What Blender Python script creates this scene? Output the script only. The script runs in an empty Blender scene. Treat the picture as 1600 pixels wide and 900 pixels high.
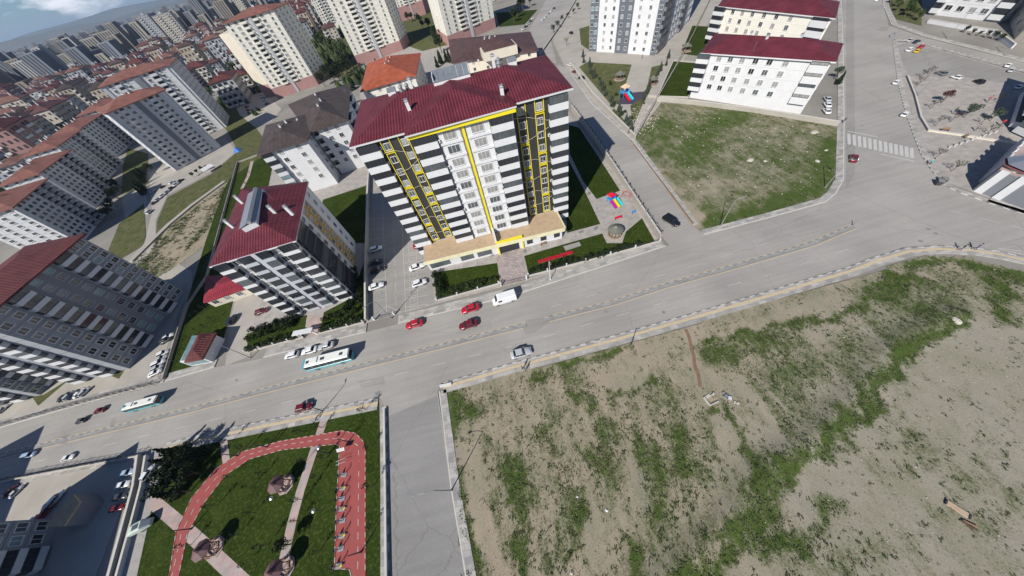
import bpy, bmesh, math, random
from mathutils import Vector, Matrix
from mathutils.geometry import delaunay_2d_cdt
random.seed(7)
SC = bpy.context.scene
COL = SC.collection
# ------------------------------------------------------------------ camera
FPX, NX, NY, CX, CY, H = 429.5, 886.4, 763.3, 800.0, 450.0, 56.0
n_ = Vector((NX - CX, NY - CY, FPX)).normalized()
y_ = (Vector((0, 0, 1)) - n_ * n_.z).normalized()
x_ = y_.cross(-n_)
cd = bpy.data.cameras.new('camera'); cam = bpy.data.objects.new('camera', cd); COL.objects.link(cam)
cd.sensor_width = 36; cd.lens = FPX / 1600 * 36; cd.clip_start = 0.5; cd.clip_end = 60000
R_ = Matrix(((x_.x, -x_.y, -x_.z), (y_.x, -y_.y, -y_.z), (-n_.x, n_.y, n_.z)))
cam.matrix_world = Matrix.Translation((0, 0, H)) @ R_.to_4x4()
SC.camera = cam
def g(px, py, h=0.0):
    d = Vector((px - CX, py - CY, FPX)); t = (H - h) / d.dot(n_)
    return Vector((d.dot(x_) * t, d.dot(y_) * t))
def proj(X, Y, Z):
    d = x_ * X + y_ * Y - n_ * (Z - H)
    return (CX + FPX * d.x / d.z, CY + FPX * d.y / d.z) if d.z > 0.1 else (-9999, -9999)
# ------------------------------------------------------------------ light
SAZ, SEL = math.radians(48.8), math.radians(37.8)
w = bpy.data.worlds.new('World'); SC.world = w; w.use_nodes = True
nt = w.node_tree; bg = nt.nodes['Background']
sky = nt.nodes.new('ShaderNodeTexSky'); sky.sky_type = 'NISHITA'; sky.sun_disc = False
sky.sun_elevation = SEL; sky.sun_rotation = math.atan2(-math.cos(SAZ), -math.sin(SAZ)); sky.altitude = 900; sky.dust_density = .2; sky.ozone_density = 2.5
tc = nt.nodes.new('ShaderNodeTexCoord'); mp = nt.nodes.new('ShaderNodeMapping'); mp.inputs['Scale'].default_value = (1, 1, 3.2)
ns = nt.nodes.new('ShaderNodeTexNoise'); ns.inputs['Scale'].default_value = 5.5; ns.inputs['Detail'].default_value = 9; ns.inputs['Roughness'].default_value = .58
cr = nt.nodes.new('ShaderNodeValToRGB'); cr.color_ramp.elements[0].position = .49; cr.color_ramp.elements[1].position = .58
mx = nt.nodes.new('ShaderNodeMixRGB'); mx.inputs[2].default_value = (20, 20.3, 21, 1)
nt.links.new(tc.outputs['Generated'], mp.inputs[0]); nt.links.new(mp.outputs[0], ns.inputs['Vector']); nt.links.new(ns.outputs['Fac'], cr.inputs[0])
tn = nt.nodes.new('ShaderNodeMixRGB'); tn.blend_type = 'MULTIPLY'; tn.inputs[0].default_value = 1; tn.inputs[2].default_value = (.82, 1.08, 1.4, 1); nt.links.new(sky.outputs[0], tn.inputs[1])
sz = nt.nodes.new('ShaderNodeSeparateXYZ'); nt.links.new(tc.outputs['Generated'], sz.inputs[0]); lo = nt.nodes.new('ShaderNodeMapRange'); lo.inputs[1].default_value = .12; lo.inputs[2].default_value = .3; lo.inputs[3].default_value = 1; lo.inputs[4].default_value = 0; nt.links.new(sz.outputs['Z'], lo.inputs[0])   # cumulus only low over the horizon
ml = nt.nodes.new('ShaderNodeMath'); ml.operation = 'MULTIPLY'; nt.links.new(cr.outputs[0], ml.inputs[0]); nt.links.new(lo.outputs[0], ml.inputs[1]); nt.links.new(ml.outputs[0], mx.inputs[0]); nt.links.new(tn.outputs[0], mx.inputs[1]); nt.links.new(mx.outputs[0], bg.inputs[0])
bg.inputs[1].default_value = 0.05
ld = bpy.data.lights.new('sun', 'SUN'); ld.energy = 5.0; ld.angle = math.radians(.5); ld.color = (1, .95, .87)
sun = bpy.data.objects.new('sun', ld); COL.objects.link(sun)
sun.rotation_euler = Vector((math.cos(SEL) * math.cos(SAZ), math.cos(SEL) * math.sin(SAZ), -math.sin(SEL))).to_track_quat('-Z', 'Y').to_euler()
SC.view_settings.view_transform = 'Standard'; SC.view_settings.look = 'None'; SC.view_settings.exposure = 0.26; SC.view_settings.gamma = 1
# ------------------------------------------------------------------ materials
MT = {}
def srgb(r, g_, b): return tuple(((c / 255) / 12.92 if c / 255 <= .04045 else ((c / 255 + .055) / 1.055) ** 2.4) for c in (r, g_, b))
def mat(name, col, rough=.8, metal=0., var=.12, scale=.6, bump=0., spec=.5, detail=6, scale2=None):
    """plain procedural material: base colour modulated by two noises, optional bump"""
    if name in MT: return MT[name]
    m = bpy.data.materials.new(name); m.use_nodes = True; t = m.node_tree; b = t.nodes['Principled BSDF']
    b.inputs['Roughness'].default_value = rough; b.inputs['Metallic'].default_value = metal; b.inputs['Specular IOR Level'].default_value = spec
    b.inputs['Base Color'].default_value = (*col, 1)
    if var > 0:
        c = t.nodes.new('ShaderNodeTexCoord'); n = t.nodes.new('ShaderNodeTexNoise'); n.inputs['Scale'].default_value = scale; n.inputs['Detail'].default_value = detail
        n.inputs['Roughness'].default_value = .65
        r = t.nodes.new('ShaderNodeMapRange'); r.inputs[1].default_value = .3; r.inputs[2].default_value = .7; r.inputs[3].default_value = 1 - var; r.inputs[4].default_value = 1 + var
        v = t.nodes.new('ShaderNodeVectorMath'); v.operation = 'SCALE'; v.inputs[0].default_value = col
        t.links.new(c.outputs['Object'], n.inputs['Vector']); t.links.new(n.outputs['Fac'], r.inputs[0]); t.links.new(r.outputs[0], v.inputs['Scale']); t.links.new(v.outputs[0], b.inputs['Base Color'])
        if bump:
            bp = t.nodes.new('ShaderNodeBump'); bp.inputs['Strength'].default_value = bump; bp.inputs['Distance'].default_value = .15
            t.links.new(n.outputs['Fac'], bp.inputs['Height']); t.links.new(bp.outputs[0], b.inputs['Normal'])
    MT[name] = m; return m
def nodes(m): return m.node_tree, m.node_tree.nodes['Principled BSDF']
def asphalt(name, col):
    m = mat(name, col, .9, var=0); t, b = nodes(m); N = t.nodes.new; L = t.links.new
    c = N('ShaderNodeTexCoord')
    a = N('ShaderNodeTexNoise'); a.inputs['Scale'].default_value = .06; a.inputs['Detail'].default_value = 5
    mp = N('ShaderNodeMapping'); mp.inputs['Scale'].default_value = (.05, .9, 1); s = N('ShaderNodeTexNoise'); s.inputs['Scale'].default_value = 1.; s.inputs['Detail'].default_value = 4
    f = N('ShaderNodeTexNoise'); f.inputs['Scale'].default_value = 7; f.inputs['Detail'].default_value = 3
    L(c.outputs['Object'], a.inputs[0]); L(c.outputs['Object'], mp.inputs[0]); L(mp.outputs[0], s.inputs[0]); L(c.outputs['Object'], f.inputs[0])
    def rng(n, lo, hi):
        r = N('ShaderNodeMapRange'); r.inputs[1].default_value = .3; r.inputs[2].default_value = .7; r.inputs[3].default_value = lo; r.inputs[4].default_value = hi; L(n.outputs['Fac'], r.inputs[0]); return r
    def mul(x, y): q = N('ShaderNodeMath'); q.operation = 'MULTIPLY'; L(x.outputs[0], q.inputs[0]); L(y.outputs[0], q.inputs[1]); return q
    q = mul(mul(rng(a, .84, 1.1), rng(s, .92, 1.06)), rng(f, .9, 1.1))
    # thin dark cracks
    v = N('ShaderNodeTexVoronoi'); v.feature = 'DISTANCE_TO_EDGE'; v.inputs['Scale'].default_value = .045; wp = N('ShaderNodeMixRGB'); wp.blend_type = 'ADD'; wp.inputs[0].default_value = 3.
    L(c.outputs['Object'], wp.inputs[1]); L(s.outputs['Color'], wp.inputs[2]); L(wp.outputs[0], v.inputs[0])
    cr = N('ShaderNodeMapRange'); cr.inputs[1].default_value = .0; cr.inputs[2].default_value = .004; cr.inputs[3].default_value = .78; cr.inputs[4].default_value = 1; L(v.outputs[0], cr.inputs[0])
    q = mul(q, cr)
    sc = N('ShaderNodeVectorMath'); sc.operation = 'SCALE'; sc.inputs[0].default_value = col; L(q.outputs[0], sc.inputs['Scale']); L(sc.outputs[0], b.inputs['Base Color'])
    return m
def pavers(name, c1, c2, mortar, sc=1., w=.5, h=.25, ms=.02, off=.5, rot=0.):
    m = mat(name, c1, .9, var=0); t, b = nodes(m); N = t.nodes.new; L = t.links.new
    c = N('ShaderNodeTexCoord'); mp = N('ShaderNodeMapping'); mp.inputs['Rotation'].default_value = (0, 0, rot); k = N('ShaderNodeTexBrick')
    k.inputs['Scale'].default_value = sc; k.inputs['Brick Width'].default_value = w; k.inputs['Row Height'].default_value = h; k.inputs['Mortar Size'].default_value = ms; k.offset = off
    k.inputs['Color1'].default_value = (*c1, 1); k.inputs['Color2'].default_value = (*c2, 1); k.inputs['Mortar'].default_value = (*mortar, 1)
    n = N('ShaderNodeTexNoise'); n.inputs['Scale'].default_value = .5; n.inputs['Detail'].default_value = 7; r = N('ShaderNodeMapRange'); r.inputs[1].default_value = .3; r.inputs[2].default_value = .7; r.inputs[3].default_value = .82; r.inputs[4].default_value = 1.15
    L(c.outputs['Object'], mp.inputs[0]); L(mp.outputs[0], k.inputs[0]); L(c.outputs['Object'], n.inputs[0]); L(n.outputs['Fac'], r.inputs[0])
    v = N('ShaderNodeVectorMath'); v.operation = 'SCALE'; L(k.outputs[0], v.inputs[0]); L(r.outputs[0], v.inputs['Scale']); L(v.outputs[0], b.inputs['Base Color'])
    return m
def rooftile(name, col, pitch=.45, dark=.6, tilev=.9, sp_=.25):
    """ribbed roof sheet: UV u runs along the eave in metres, v up the slope"""
    m = mat(name, col, .6, var=0, spec=.25); t, b = nodes(m); N = t.nodes.new; L = t.links.new
    uv = N('ShaderNodeUVMap'); uv.uv_map = 'UVMap'; sp = N('ShaderNodeSeparateXYZ'); L(uv.outputs[0], sp.inputs[0])
    def wave(o, p):
        a = N('ShaderNodeMath'); a.operation = 'MULTIPLY'; a.inputs[1].default_value = 2 * math.pi / p; L(o, a.inputs[0])
        s = N('ShaderNodeMath'); s.operation = 'SINE'; L(a.outputs[0], s.inputs[0]); return s
    u = wave(sp.outputs[0], pitch); v = wave(sp.outputs[1], tilev)
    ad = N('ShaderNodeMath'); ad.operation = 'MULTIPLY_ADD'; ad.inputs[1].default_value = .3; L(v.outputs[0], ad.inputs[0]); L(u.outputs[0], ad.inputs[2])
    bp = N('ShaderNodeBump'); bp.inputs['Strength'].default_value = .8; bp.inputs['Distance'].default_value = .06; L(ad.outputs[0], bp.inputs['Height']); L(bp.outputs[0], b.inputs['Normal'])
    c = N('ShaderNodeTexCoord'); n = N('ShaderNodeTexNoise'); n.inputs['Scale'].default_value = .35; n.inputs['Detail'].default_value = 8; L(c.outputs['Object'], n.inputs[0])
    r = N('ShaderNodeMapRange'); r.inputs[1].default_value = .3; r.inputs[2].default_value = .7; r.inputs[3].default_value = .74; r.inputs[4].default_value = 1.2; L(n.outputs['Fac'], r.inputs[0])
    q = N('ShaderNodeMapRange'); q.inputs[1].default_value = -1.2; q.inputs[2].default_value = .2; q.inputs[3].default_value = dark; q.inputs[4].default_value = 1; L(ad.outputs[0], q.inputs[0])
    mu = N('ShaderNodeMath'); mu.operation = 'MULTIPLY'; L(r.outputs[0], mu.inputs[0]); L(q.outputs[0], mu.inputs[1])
    sc = N('ShaderNodeVectorMath'); sc.operation = 'SCALE'; sc.inputs[0].default_value = col; L(mu.outputs[0], sc.inputs['Scale']); L(sc.outputs[0], b.inputs['Base Color'])
    return m
def grassmat(name, c1, c2, c3, s=.25, bare=None):
    """lawn / meadow: three noise-mixed tones at several scales"""
    m = mat(name, c1, .95, var=0, spec=.04); t, b = nodes(m); N = t.nodes.new; L = t.links.new
    c = N('ShaderNodeTexCoord')
    def noise(sc, d=6):
        n = N('ShaderNodeTexNoise'); n.inputs['Scale'].default_value = sc; n.inputs['Detail'].default_value = d; n.inputs['Roughness'].default_value = .7; L(c.outputs['Object'], n.inputs[0]); return n
    def ramp(n, a, z):
        r = N('ShaderNodeMapRange'); r.inputs[1].default_value = a; r.inputs[2].default_value = z; L(n.outputs['Fac'], r.inputs[0]); return r
    m1 = N('ShaderNodeMixRGB'); m1.inputs[1].default_value = (*c1, 1); m1.inputs[2].default_value = (*c2, 1); L(ramp(noise(s), .38, .62).outputs[0], m1.inputs[0])
    m2 = N('ShaderNodeMixRGB'); m2.inputs[2].default_value = (*c3, 1); L(m1.outputs[0], m2.inputs[1]); L(ramp(noise(s * 6 + .8, 8), .5, .68).outputs[0], m2.inputs[0])
    f = ramp(noise(9, 4), .3, .7); f.inputs[3].default_value = .7; f.inputs[4].default_value = 1.25
    v = N('ShaderNodeVectorMath'); v.operation = 'SCALE'; L(m2.outputs[0], v.inputs[0]); L(f.outputs[0], v.inputs['Scale']); L(v.outputs[0], b.inputs['Base Color'])
    return m
def fieldmat(name):
    """soil with patchy vegetation; mesh attributes: green, tone"""
    m = mat(name, (.3, .26, .2), .97, var=0, spec=.1); t, b = nodes(m); N = t.nodes.new; L = t.links.new
    c = N('ShaderNodeTexCoord'); ag = N('ShaderNodeAttribute'); ag.attribute_name = 'green'; at = N('ShaderNodeAttribute'); at.attribute_name = 'tone'
    def noise(sc, d=6, stretch=None, r=.65):
        n = N('ShaderNodeTexNoise'); n.inputs['Scale'].default_value = sc; n.inputs['Detail'].default_value = d; n.inputs['Roughness'].default_value = r
        if stretch:
            mp = N('ShaderNodeMapping'); mp.inputs['Scale'].default_value = stretch; mp.inputs['Rotation'].default_value = (0, 0, math.radians(8)); L(c.outputs['Object'], mp.inputs[0]); L(mp.outputs[0], n.inputs[0])
        else: L(c.outputs['Object'], n.inputs[0])
        return n
    def mr(o, a, z, lo=0., hi=1.):
        r = N('ShaderNodeMapRange'); r.inputs[1].default_value = a; r.inputs[2].default_value = z; r.inputs[3].default_value = lo; r.inputs[4].default_value = hi; L(o, r.inputs[0]); return r.outputs[0]
    def op(o, x, y):
        q = N('ShaderNodeMath'); q.operation = o
        for i, v in enumerate((x, y)):
            if isinstance(v, (int, float)): q.inputs[i].default_value = v
            else: L(v, q.inputs[i])
        return q.outputs[0]
    soil = N('ShaderNodeMixRGB'); soil.inputs[1].default_value = (.33, .275, .205, 1); soil.inputs[2].default_value = (.30, .275, .22, 1); L(at.outputs['Fac'], soil.inputs[0])
    s2 = N('ShaderNodeMixRGB'); s2.inputs[2].default_value = (.25, .235, .17, 1); L(soil.outputs[0], s2.inputs[1]); L(mr(noise(.12, 8).outputs['Fac'], .42, .66), s2.inputs[0])
    gr = N('ShaderNodeMixRGB'); gr.inputs[1].default_value = (.15, .145, .085, 1); gr.inputs[2].default_value = (.06, .092, .020, 1); L(mr(op('ADD', op('MULTIPLY', ag.outputs['Fac'], .8), op('MULTIPLY', noise(.9, 7).outputs['Fac'], .9)), .55, 1.05), gr.inputs[0])
    nz = op('ADD', op('ADD', op('MULTIPLY', noise(3.6, 9, None, .9).outputs['Fac'], .55), op('MULTIPLY', noise(.7, 7, (1, .3, 1), .75).outputs['Fac'], .25)), op('MULTIPLY', noise(.2, 7).outputs['Fac'], .2))
    th = op('SUBTRACT', .595, op('MULTIPLY', ag.outputs['Fac'], .17))
    df = op('SUBTRACT', nz, th)
    mask = mr(df, -.045, .05)
    mm = N('ShaderNodeMixRGB'); L(mask, mm.inputs[0]); L(s2.outputs[0], mm.inputs[1]); L(gr.outputs[0], mm.inputs[2])
    fine = mr(noise(6, 5, None, .8).outputs['Fac'], .3, .7, .8, 1.2)
    v = N('ShaderNodeVectorMath'); v.operation = 'SCALE'; L(mm.outputs[0], v.inputs[0]); L(fine, v.inputs['Scale']); L(v.outputs[0], b.inputs['Base Color'])
    bp = N('ShaderNodeBump'); bp.inputs['Strength'].default_value = .6; bp.inputs['Distance'].default_value = .25; L(nz, bp.inputs['Height']); L(bp.outputs[0], b.inputs['Normal'])
    return m
M_ASPH = asphalt('road asphalt', (.318, .302, .279)); M_ASPH2 = asphalt('lot asphalt', (.27, .258, .24)); M_CONC = mat('concrete yard', (.35, .325, .285), .9, var=.14, scale=.12, detail=9)
M_PAVE = pavers('pavement blocks', (.43, .41, .38), (.27, .26, .245), (.25, .245, .23), w=1.6, h=.8, ms=.03)
M_PLAZA = pavers('plaza pavers', (.37, .34, .31), (.33, .305, .28), (.27, .25, .23), w=.8, h=.4, ms=.02)
M_HERR = pavers('herringbone walk', (.42, .36, .34), (.30, .25, .24), (.2, .17, .16), w=1.2, h=.55, ms=.05, rot=.6)
M_PINK = pavers('pink park path', (.42, .30, .27), (.36, .31, .29), (.28, .24, .22), w=.9, h=.9, ms=.02, off=0)
M_MED = pavers('median blocks', (.30, .29, .275), (.25, .245, .235), (.2, .195, .185), w=1.2, h=.6, ms=.03); M_KERB = mat('kerb stone', (.50, .48, .44), .85, var=.1, scale=.8); M_KDARK = mat('dark kerb stone', (.2, .2, .2), .85)
M_WHITE = mat('road paint', (.47, .46, .44), .8, var=.22, scale=2.5); M_YEL = mat('yellow road line', (.52, .40, .22), .8, var=.15, scale=2)
M_TACT = mat('yellow tactile paving', (.50, .40, .26), .85, var=.12, scale=1.5); M_TRACK = mat('red running track', (.30, .065, .058), .85, var=.12, scale=.7)
M_LAWN = grassmat('lawn', (.018, .035, .005), (.033, .054, .009), (.088, .098, .028), .2)
M_LAWN2 = grassmat('rough grass', (.048, .070, .020), (.115, .115, .052), (.21, .18, .11), .3)
M_ASPH3 = asphalt('side street asphalt', (.245, .238, .226)); M_LOT = grassmat('lot grass', (.115, .14, .055), (.19, .175, .10), (.29, .25, .175), .10)
M_FIELD = fieldmat('field soil')
M_DIRT = mat('bare dirt', (.33, .27, .2), .95, var=.2, scale=.5, detail=9, bump=.3); M_TRENCH = mat('trench soil', (.2, .12, .075), .95, var=.2, scale=1)
M_TOWN = mat('town ground', (.235, .22, .195), .95, var=.3, scale=.03, detail=12)
M_HILL = grassmat('hill grass', (.10, .11, .05), (.15, .13, .075), (.08, .09, .045), .0008)
W1 = mat('white render', (.59, .595, .605), .8, var=.06, scale=.22, detail=9, spec=.2); W2 = mat('cream render', (.70, .68, .60), .8, var=.05, scale=.2); W3 = mat('grey render', (.40, .42, .45), .8, var=.06, scale=.2)
W4 = mat('slate render', (.165, .175, .195), .8, var=.06, scale=.2); W5 = mat('pale grey render', (.52, .53, .54), .8, var=.06, scale=.2); W6 = mat('pink render', (.36, .205, .19), .8, var=.08, scale=.3)
W7 = mat('anthracite cladding', (.028, .028, .032), .6, var=.12, scale=.4); W8 = mat('yellow trim', (.72, .60, .02), .5, var=.04); W9 = mat('beige render', (.56, .51, .42), .8, var=.07, scale=.2)
W13 = mat('slate panel', (.105, .12, .145), .8, var=.06, scale=.2); W10 = mat('ochre panel', (.36, .23, .06), .8, var=.15, scale=.5); W11 = mat('mid grey render', (.25, .265, .29), .8, var=.06, scale=.2); W12 = mat('pale yellow trim', (.66, .62, .40), .7)
GL = mat('dark glass', (.022, .026, .033), .12, var=0, spec=.8); GL2 = mat('curtained glass', (.27, .27, .265), .25, var=.4, scale=.8); GL3 = mat('grey glass', (.085, .1, .11), .15, var=.3, scale=.5, spec=.8)
GLT = mat('teal glass', (.16, .25, .27), .2, var=.25, scale=.8); FR = mat('window frame', (.62, .62, .61), .5, var=0); FRD = mat('dark rail', (.05, .05, .055), .5, var=0)
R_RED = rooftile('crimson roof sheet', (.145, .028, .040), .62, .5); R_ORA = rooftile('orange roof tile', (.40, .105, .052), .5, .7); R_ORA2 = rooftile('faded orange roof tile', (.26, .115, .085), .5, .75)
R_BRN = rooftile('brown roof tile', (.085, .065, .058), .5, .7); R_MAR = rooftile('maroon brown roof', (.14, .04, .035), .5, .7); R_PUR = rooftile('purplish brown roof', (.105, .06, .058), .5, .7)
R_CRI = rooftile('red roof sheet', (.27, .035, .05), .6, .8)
M_GRV = mat('terrace gravel', (.42, .31, .2), .95, var=.16, scale=.8, detail=8); M_STEEL = mat('galvanised steel', (.42, .43, .44), .4, .6, var=.1); M_POLE = mat('grey pole paint', (.3, .3, .31), .5, .3, var=0)
M_SOLAR = mat('solar collector', (.17, .19, .21), .25, .0, var=.15, scale=1.2, spec=.7); M_BLK = mat('black rubber', (.012, .012, .012), .8, var=0); M_WOOD = mat('wood', (.25, .15, .085), .8)
M_BARK = mat('bark', (.09, .065, .045), .9); M_LEAF = mat('leaf green', (.036, .056, .016), .8, var=.35, scale=1.1, spec=.2); M_LEAFD = mat('leaf dark green', (.018, .03, .0125), .8, var=.35, scale=1.1, spec=.2)
M_LEAFG = mat('leaf grey green', (.06, .08, .058), .8, var=.3, scale=1.1, spec=.2); M_LEAFR = mat('leaf plum', (.09, .045, .04), .8, var=.3, scale=1.1, spec=.2)
M_TUFT = mat('weed green', (.05, .07, .025), .9, var=.5, scale=.4, spec=.1); M_TUFT2 = mat('weed dry', (.12, .115, .06), .9, var=.4, scale=.6, spec=.1); M_STONE = mat('pale stone', (.44, .415, .37), .9, var=.15, scale=1.5, bump=.4)
# ------------------------------------------------------------------ mesh helper
class MB:
    def __init__(s): s.v = []; s.f = []; s.m = []; s.uv = {}
    def poly(s, pts, mi=0, uv=None):
        b = len(s.v); s.v += [tuple(p) for p in pts]; s.f.append(tuple(range(b, b + len(pts)))); s.m.append(mi)
        if uv: s.uv[len(s.f) - 1] = uv
    def prism(s, base, z0, z1, mi=0, top=None, bottom=True, side=None):
        n = len(base); b = len(s.v); s.v += [(p[0], p[1], z0) for p in base] + [(p[0], p[1], z1) for p in base]
        for i in range(n):
            j = (i + 1) % n; s.f.append((b + i, b + j, b + n + j, b + n + i)); s.m.append(mi if side is None else side)
        s.f.append(tuple(range(b + n, b + 2 * n))); s.m.append(mi if top is None else top)
        if bottom: s.f.append(tuple(range(b + n - 1, b - 1, -1))); s.m.append(mi)
    def box(s, x0, x1, y0, y1, z0, z1, mi=0): s.prism([(x0, y0), (x1, y0), (x1, y1), (x0, y1)], z0, z1, mi)
    def obox(s, c, ang, lx, ly, z0, z1, mi=0):
        ca, sa = math.cos(ang), math.sin(ang); s.prism([(c[0] + x * ca - y * sa, c[1] + x * sa + y * ca) for x, y in ((-lx / 2, -ly / 2), (lx / 2, -ly / 2), (lx / 2, ly / 2), (-lx / 2, ly / 2))], z0, z1, mi)
    def tube(s, p, q, r0, r1=None, k=6, mi=0):
        p, q = Vector(p), Vector(q); r1 = r0 if r1 is None else r1; d = (q - p).normalized(); a = d.orthogonal().normalized(); c = d.cross(a); b = len(s.v)
        for o, r in ((p, r0), (q, r1)):
            for i in range(k):
                t = 2 * math.pi * i / k; s.v.append(tuple(o + (a * math.cos(t) + c * math.sin(t)) * r))
        for i in range(k):
            j = (i + 1) % k; s.f.append((b + i, b + j, b + k + j, b + k + i)); s.m.append(mi)
        s.f.append(tuple(range(b + k - 1, b - 1, -1))); s.m.append(mi); s.f.append(tuple(range(b + k, b + 2 * k))); s.m.append(mi)
    def cone(s, c, r, z0, z1, k=8, mi=0, rtop=0.0, rot=0.):
        b = len(s.v); s.v += [(c[0] + r * math.cos(rot + 2 * math.pi * i / k), c[1] + r * math.sin(rot + 2 * math.pi * i / k), z0) for i in range(k)] + [(c[0], c[1], z1)]
        for i in range(k): s.f.append((b + i, b + (i + 1) % k, b + k)); s.m.append(mi)
        s.f.append(tuple(range(b + k - 1, b - 1, -1))); s.m.append(mi)
    def build(s, name, mats, parent=None, loc=None, smooth=False):
        me = bpy.data.meshes.new(name); me.from_pydata(s.v, [], s.f); mats = mats if isinstance(mats, (list, tuple)) else [mats]
        for m in mats: me.materials.append(m)
        me.polygons.foreach_set('material_index', s.m)
        if s.uv:
            L = me.uv_layers.new(name='UVMap')
            for fi, u in s.uv.items():
                for k, li in enumerate(me.polygons[fi].loop_indices): L.data[li].uv = u[k]
        if smooth: me.polygons.foreach_set('use_smooth', [True] * len(me.polygons))
        return place(name, me, parent, loc)
def place(name, me, parent=None, loc=None, rz=0., sc=None):
    o = bpy.data.objects.new(name, me); COL.objects.link(o); o.parent = parent
    if loc is not None: o.location = loc
    if rz: o.rotation_euler = (0, 0, rz)
    if sc is not None: o.scale = sc if hasattr(sc, '__len__') else (sc, sc, sc)
    return o
def empty(name, loc, rz=0., parent=None):
    o = bpy.data.objects.new(name, None); COL.objects.link(o); o.location = loc; o.rotation_euler = (0, 0, rz); o.parent = parent; o.empty_display_size = .5; return o
def tag(o, label=None, cat=None, group=None, kind=None):
    if label: o['label'] = label
    if cat: o['category'] = cat
    if group: o['group'] = group
    if kind: o['kind'] = kind
    return o
def copytree(o, parent=None):
    c = o.copy(); COL.objects.link(c); c.parent = parent
    for ch in list(KIDS.get(o.name, [])): copytree(ch, c)
    return c
KIDS = {}
def regkids(root):
    for o in COL.objects:
        if o.parent is not None and (o.parent == root or o.parent.parent == root): KIDS.setdefault(o.parent.name, []).append(o)
def ccw(p):
    a = sum(p[i][0] * p[(i + 1) % len(p)][1] - p[(i + 1) % len(p)][0] * p[i][1] for i in range(len(p))); return list(p) if a > 0 else list(p)[::-1]
def W(pp): return [g(*p) for p in pp]
def smoothline(p, it=2):
    p = [Vector(q) for q in p]
    for _ in range(it):
        r = [p[0]]
        for a, b in zip(p, p[1:]): r += [a * .75 + b * .25, a * .25 + b * .75]
        p = r + [p[-1]]
    return p
def sheet(name, pts, z, m, kind='structure', px=True, th=0.):
    """a flat sheet (or slab of thickness th) with an arbitrary outline, triangulated"""
    P = [Vector((p[0], p[1])) for p in ccw(W(pts) if px else pts)]; r = delaunay_2d_cdt(P, [], [list(range(len(P)))], 1, 1e-5); V, F = r[0], r[2]
    me = bpy.data.meshes.new(name); me.from_pydata([(v.x, v.y, z) for v in V], [], F); me.materials.append(m)
    for p in me.polygons:
        if p.normal.z < 0: p.flip()
    return tag(place(name, me), kind=kind)
def strip(mb, line, w0, w1, z0, z1=None, mi=0, alt=None):
    """ribbon along a polyline between lateral offsets w0..w1 (left positive); a slab if z1; alternating material index if alt=(len, other)"""
    L = [Vector(p) for p in line]; nrm = []
    for i in range(len(L)):
        d = (L[min(i + 1, len(L) - 1)] - L[max(i - 1, 0)]).normalized(); nrm.append(Vector((-d.y, d.x)))
    if alt:
        seg = []; 
        for i in range(len(L) - 1):
            d = (L[i + 1] - L[i]).length; k = max(1, round(d / alt[0]))
            for j in range(k): seg.append((L[i].lerp(L[i + 1], j / k), L[i].lerp(L[i + 1], (j + 1) / k), nrm[i].lerp(nrm[i + 1], j / k), nrm[i].lerp(nrm[i + 1], (j + 1) / k)))
    else: seg = [(L[i], L[i + 1], nrm[i], nrm[i + 1]) for i in range(len(L) - 1)]
    for k, (a, b, na, nb) in enumerate(seg):
        q = [a + na * w0, b + nb * w0, b + nb * w1, a + na * w1]; m2 = mi if not alt or k % 2 == 0 else alt[1]
        q = ccw(q)
        if z1 is None: mb.poly([(p.x, p.y, z0) for p in q], m2)
        else: mb.prism(q, z0, z1, m2, bottom=False)
def dashes(mb, line, w_, z, on, off, mi=0):
    L = [Vector(p) for p in line]; t = 0.
    for a, b in zip(L, L[1:]):
        d = (b - a).length; u = (b - a) / d; nn = Vector((-u.y, u.x)) * w_ / 2
        while t < d:
            e = min(t + on, d); p, q = a + u * t, a + u * e; mb.poly([(*(p - nn), z), (*(q - nn), z), (*(q + nn), z), (*(p + nn), z)], mi); t += on + off
        t -= d
def inpoly(x, y, P):
    c = False; j = len(P) - 1
    for i in range(len(P)):
        if (P[i][1] > y) != (P[j][1] > y) and x < (P[j][0] - P[i][0]) * (y - P[i][1]) / (P[j][1] - P[i][1]) + P[i][0]: c = not c
        j = i
    return c
def psc(px, py):
    r = math.hypot(px - 800, py - 500); return 1 / (1 + (r / 870) ** 2)
def dseg(p, a, b):
    ab = b - a; t = max(0, min(1, (p - a).dot(ab) / max(ab.length_squared, 1e-9))); return (p - a - ab * t).length
#@@GROUND
# ------------------------------------------------------------------ ground
sheet('ground', [(-9000, -400), (9000, -400), (9000, 1200), (-9000, 1200)], -.05, M_TOWN, px=False)
sheet('far_ground', [(-30000, 1200), (30000, 1200), (30000, 45000), (-30000, 45000)], -.05, M_TOWN, px=False)
from mathutils import noise as mnoise
BNK = W([(1497, 504), (1446, 532), (1400, 561), (1372, 601), (1343, 641), (1309, 675), (1281, 703), (1235, 732), (1201, 760), (1172, 812), (1121, 869), (1087, 897), (1040, 940), (1000, 1000)])
def bank(x, y):
    p = Vector((x, y)); d, s = min((dseg(p, a, b), i) for i, (a, b) in enumerate(zip(BNK, BNK[1:]))); a, b = BNK[s], BNK[s + 1]; c = (b - a).cross(p - a); sd = d if c < 0 else -d
    return .75 * math.exp(-((sd - 1.6) / 1.8) ** 2)
def relief(x, y): return bank(x, y) + .03 + .07 * (mnoise.noise(Vector((x * .35, y * .12, 0))) + .5) + .04 * mnoise.noise(Vector((x * .9, y * .9, 3)))
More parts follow.
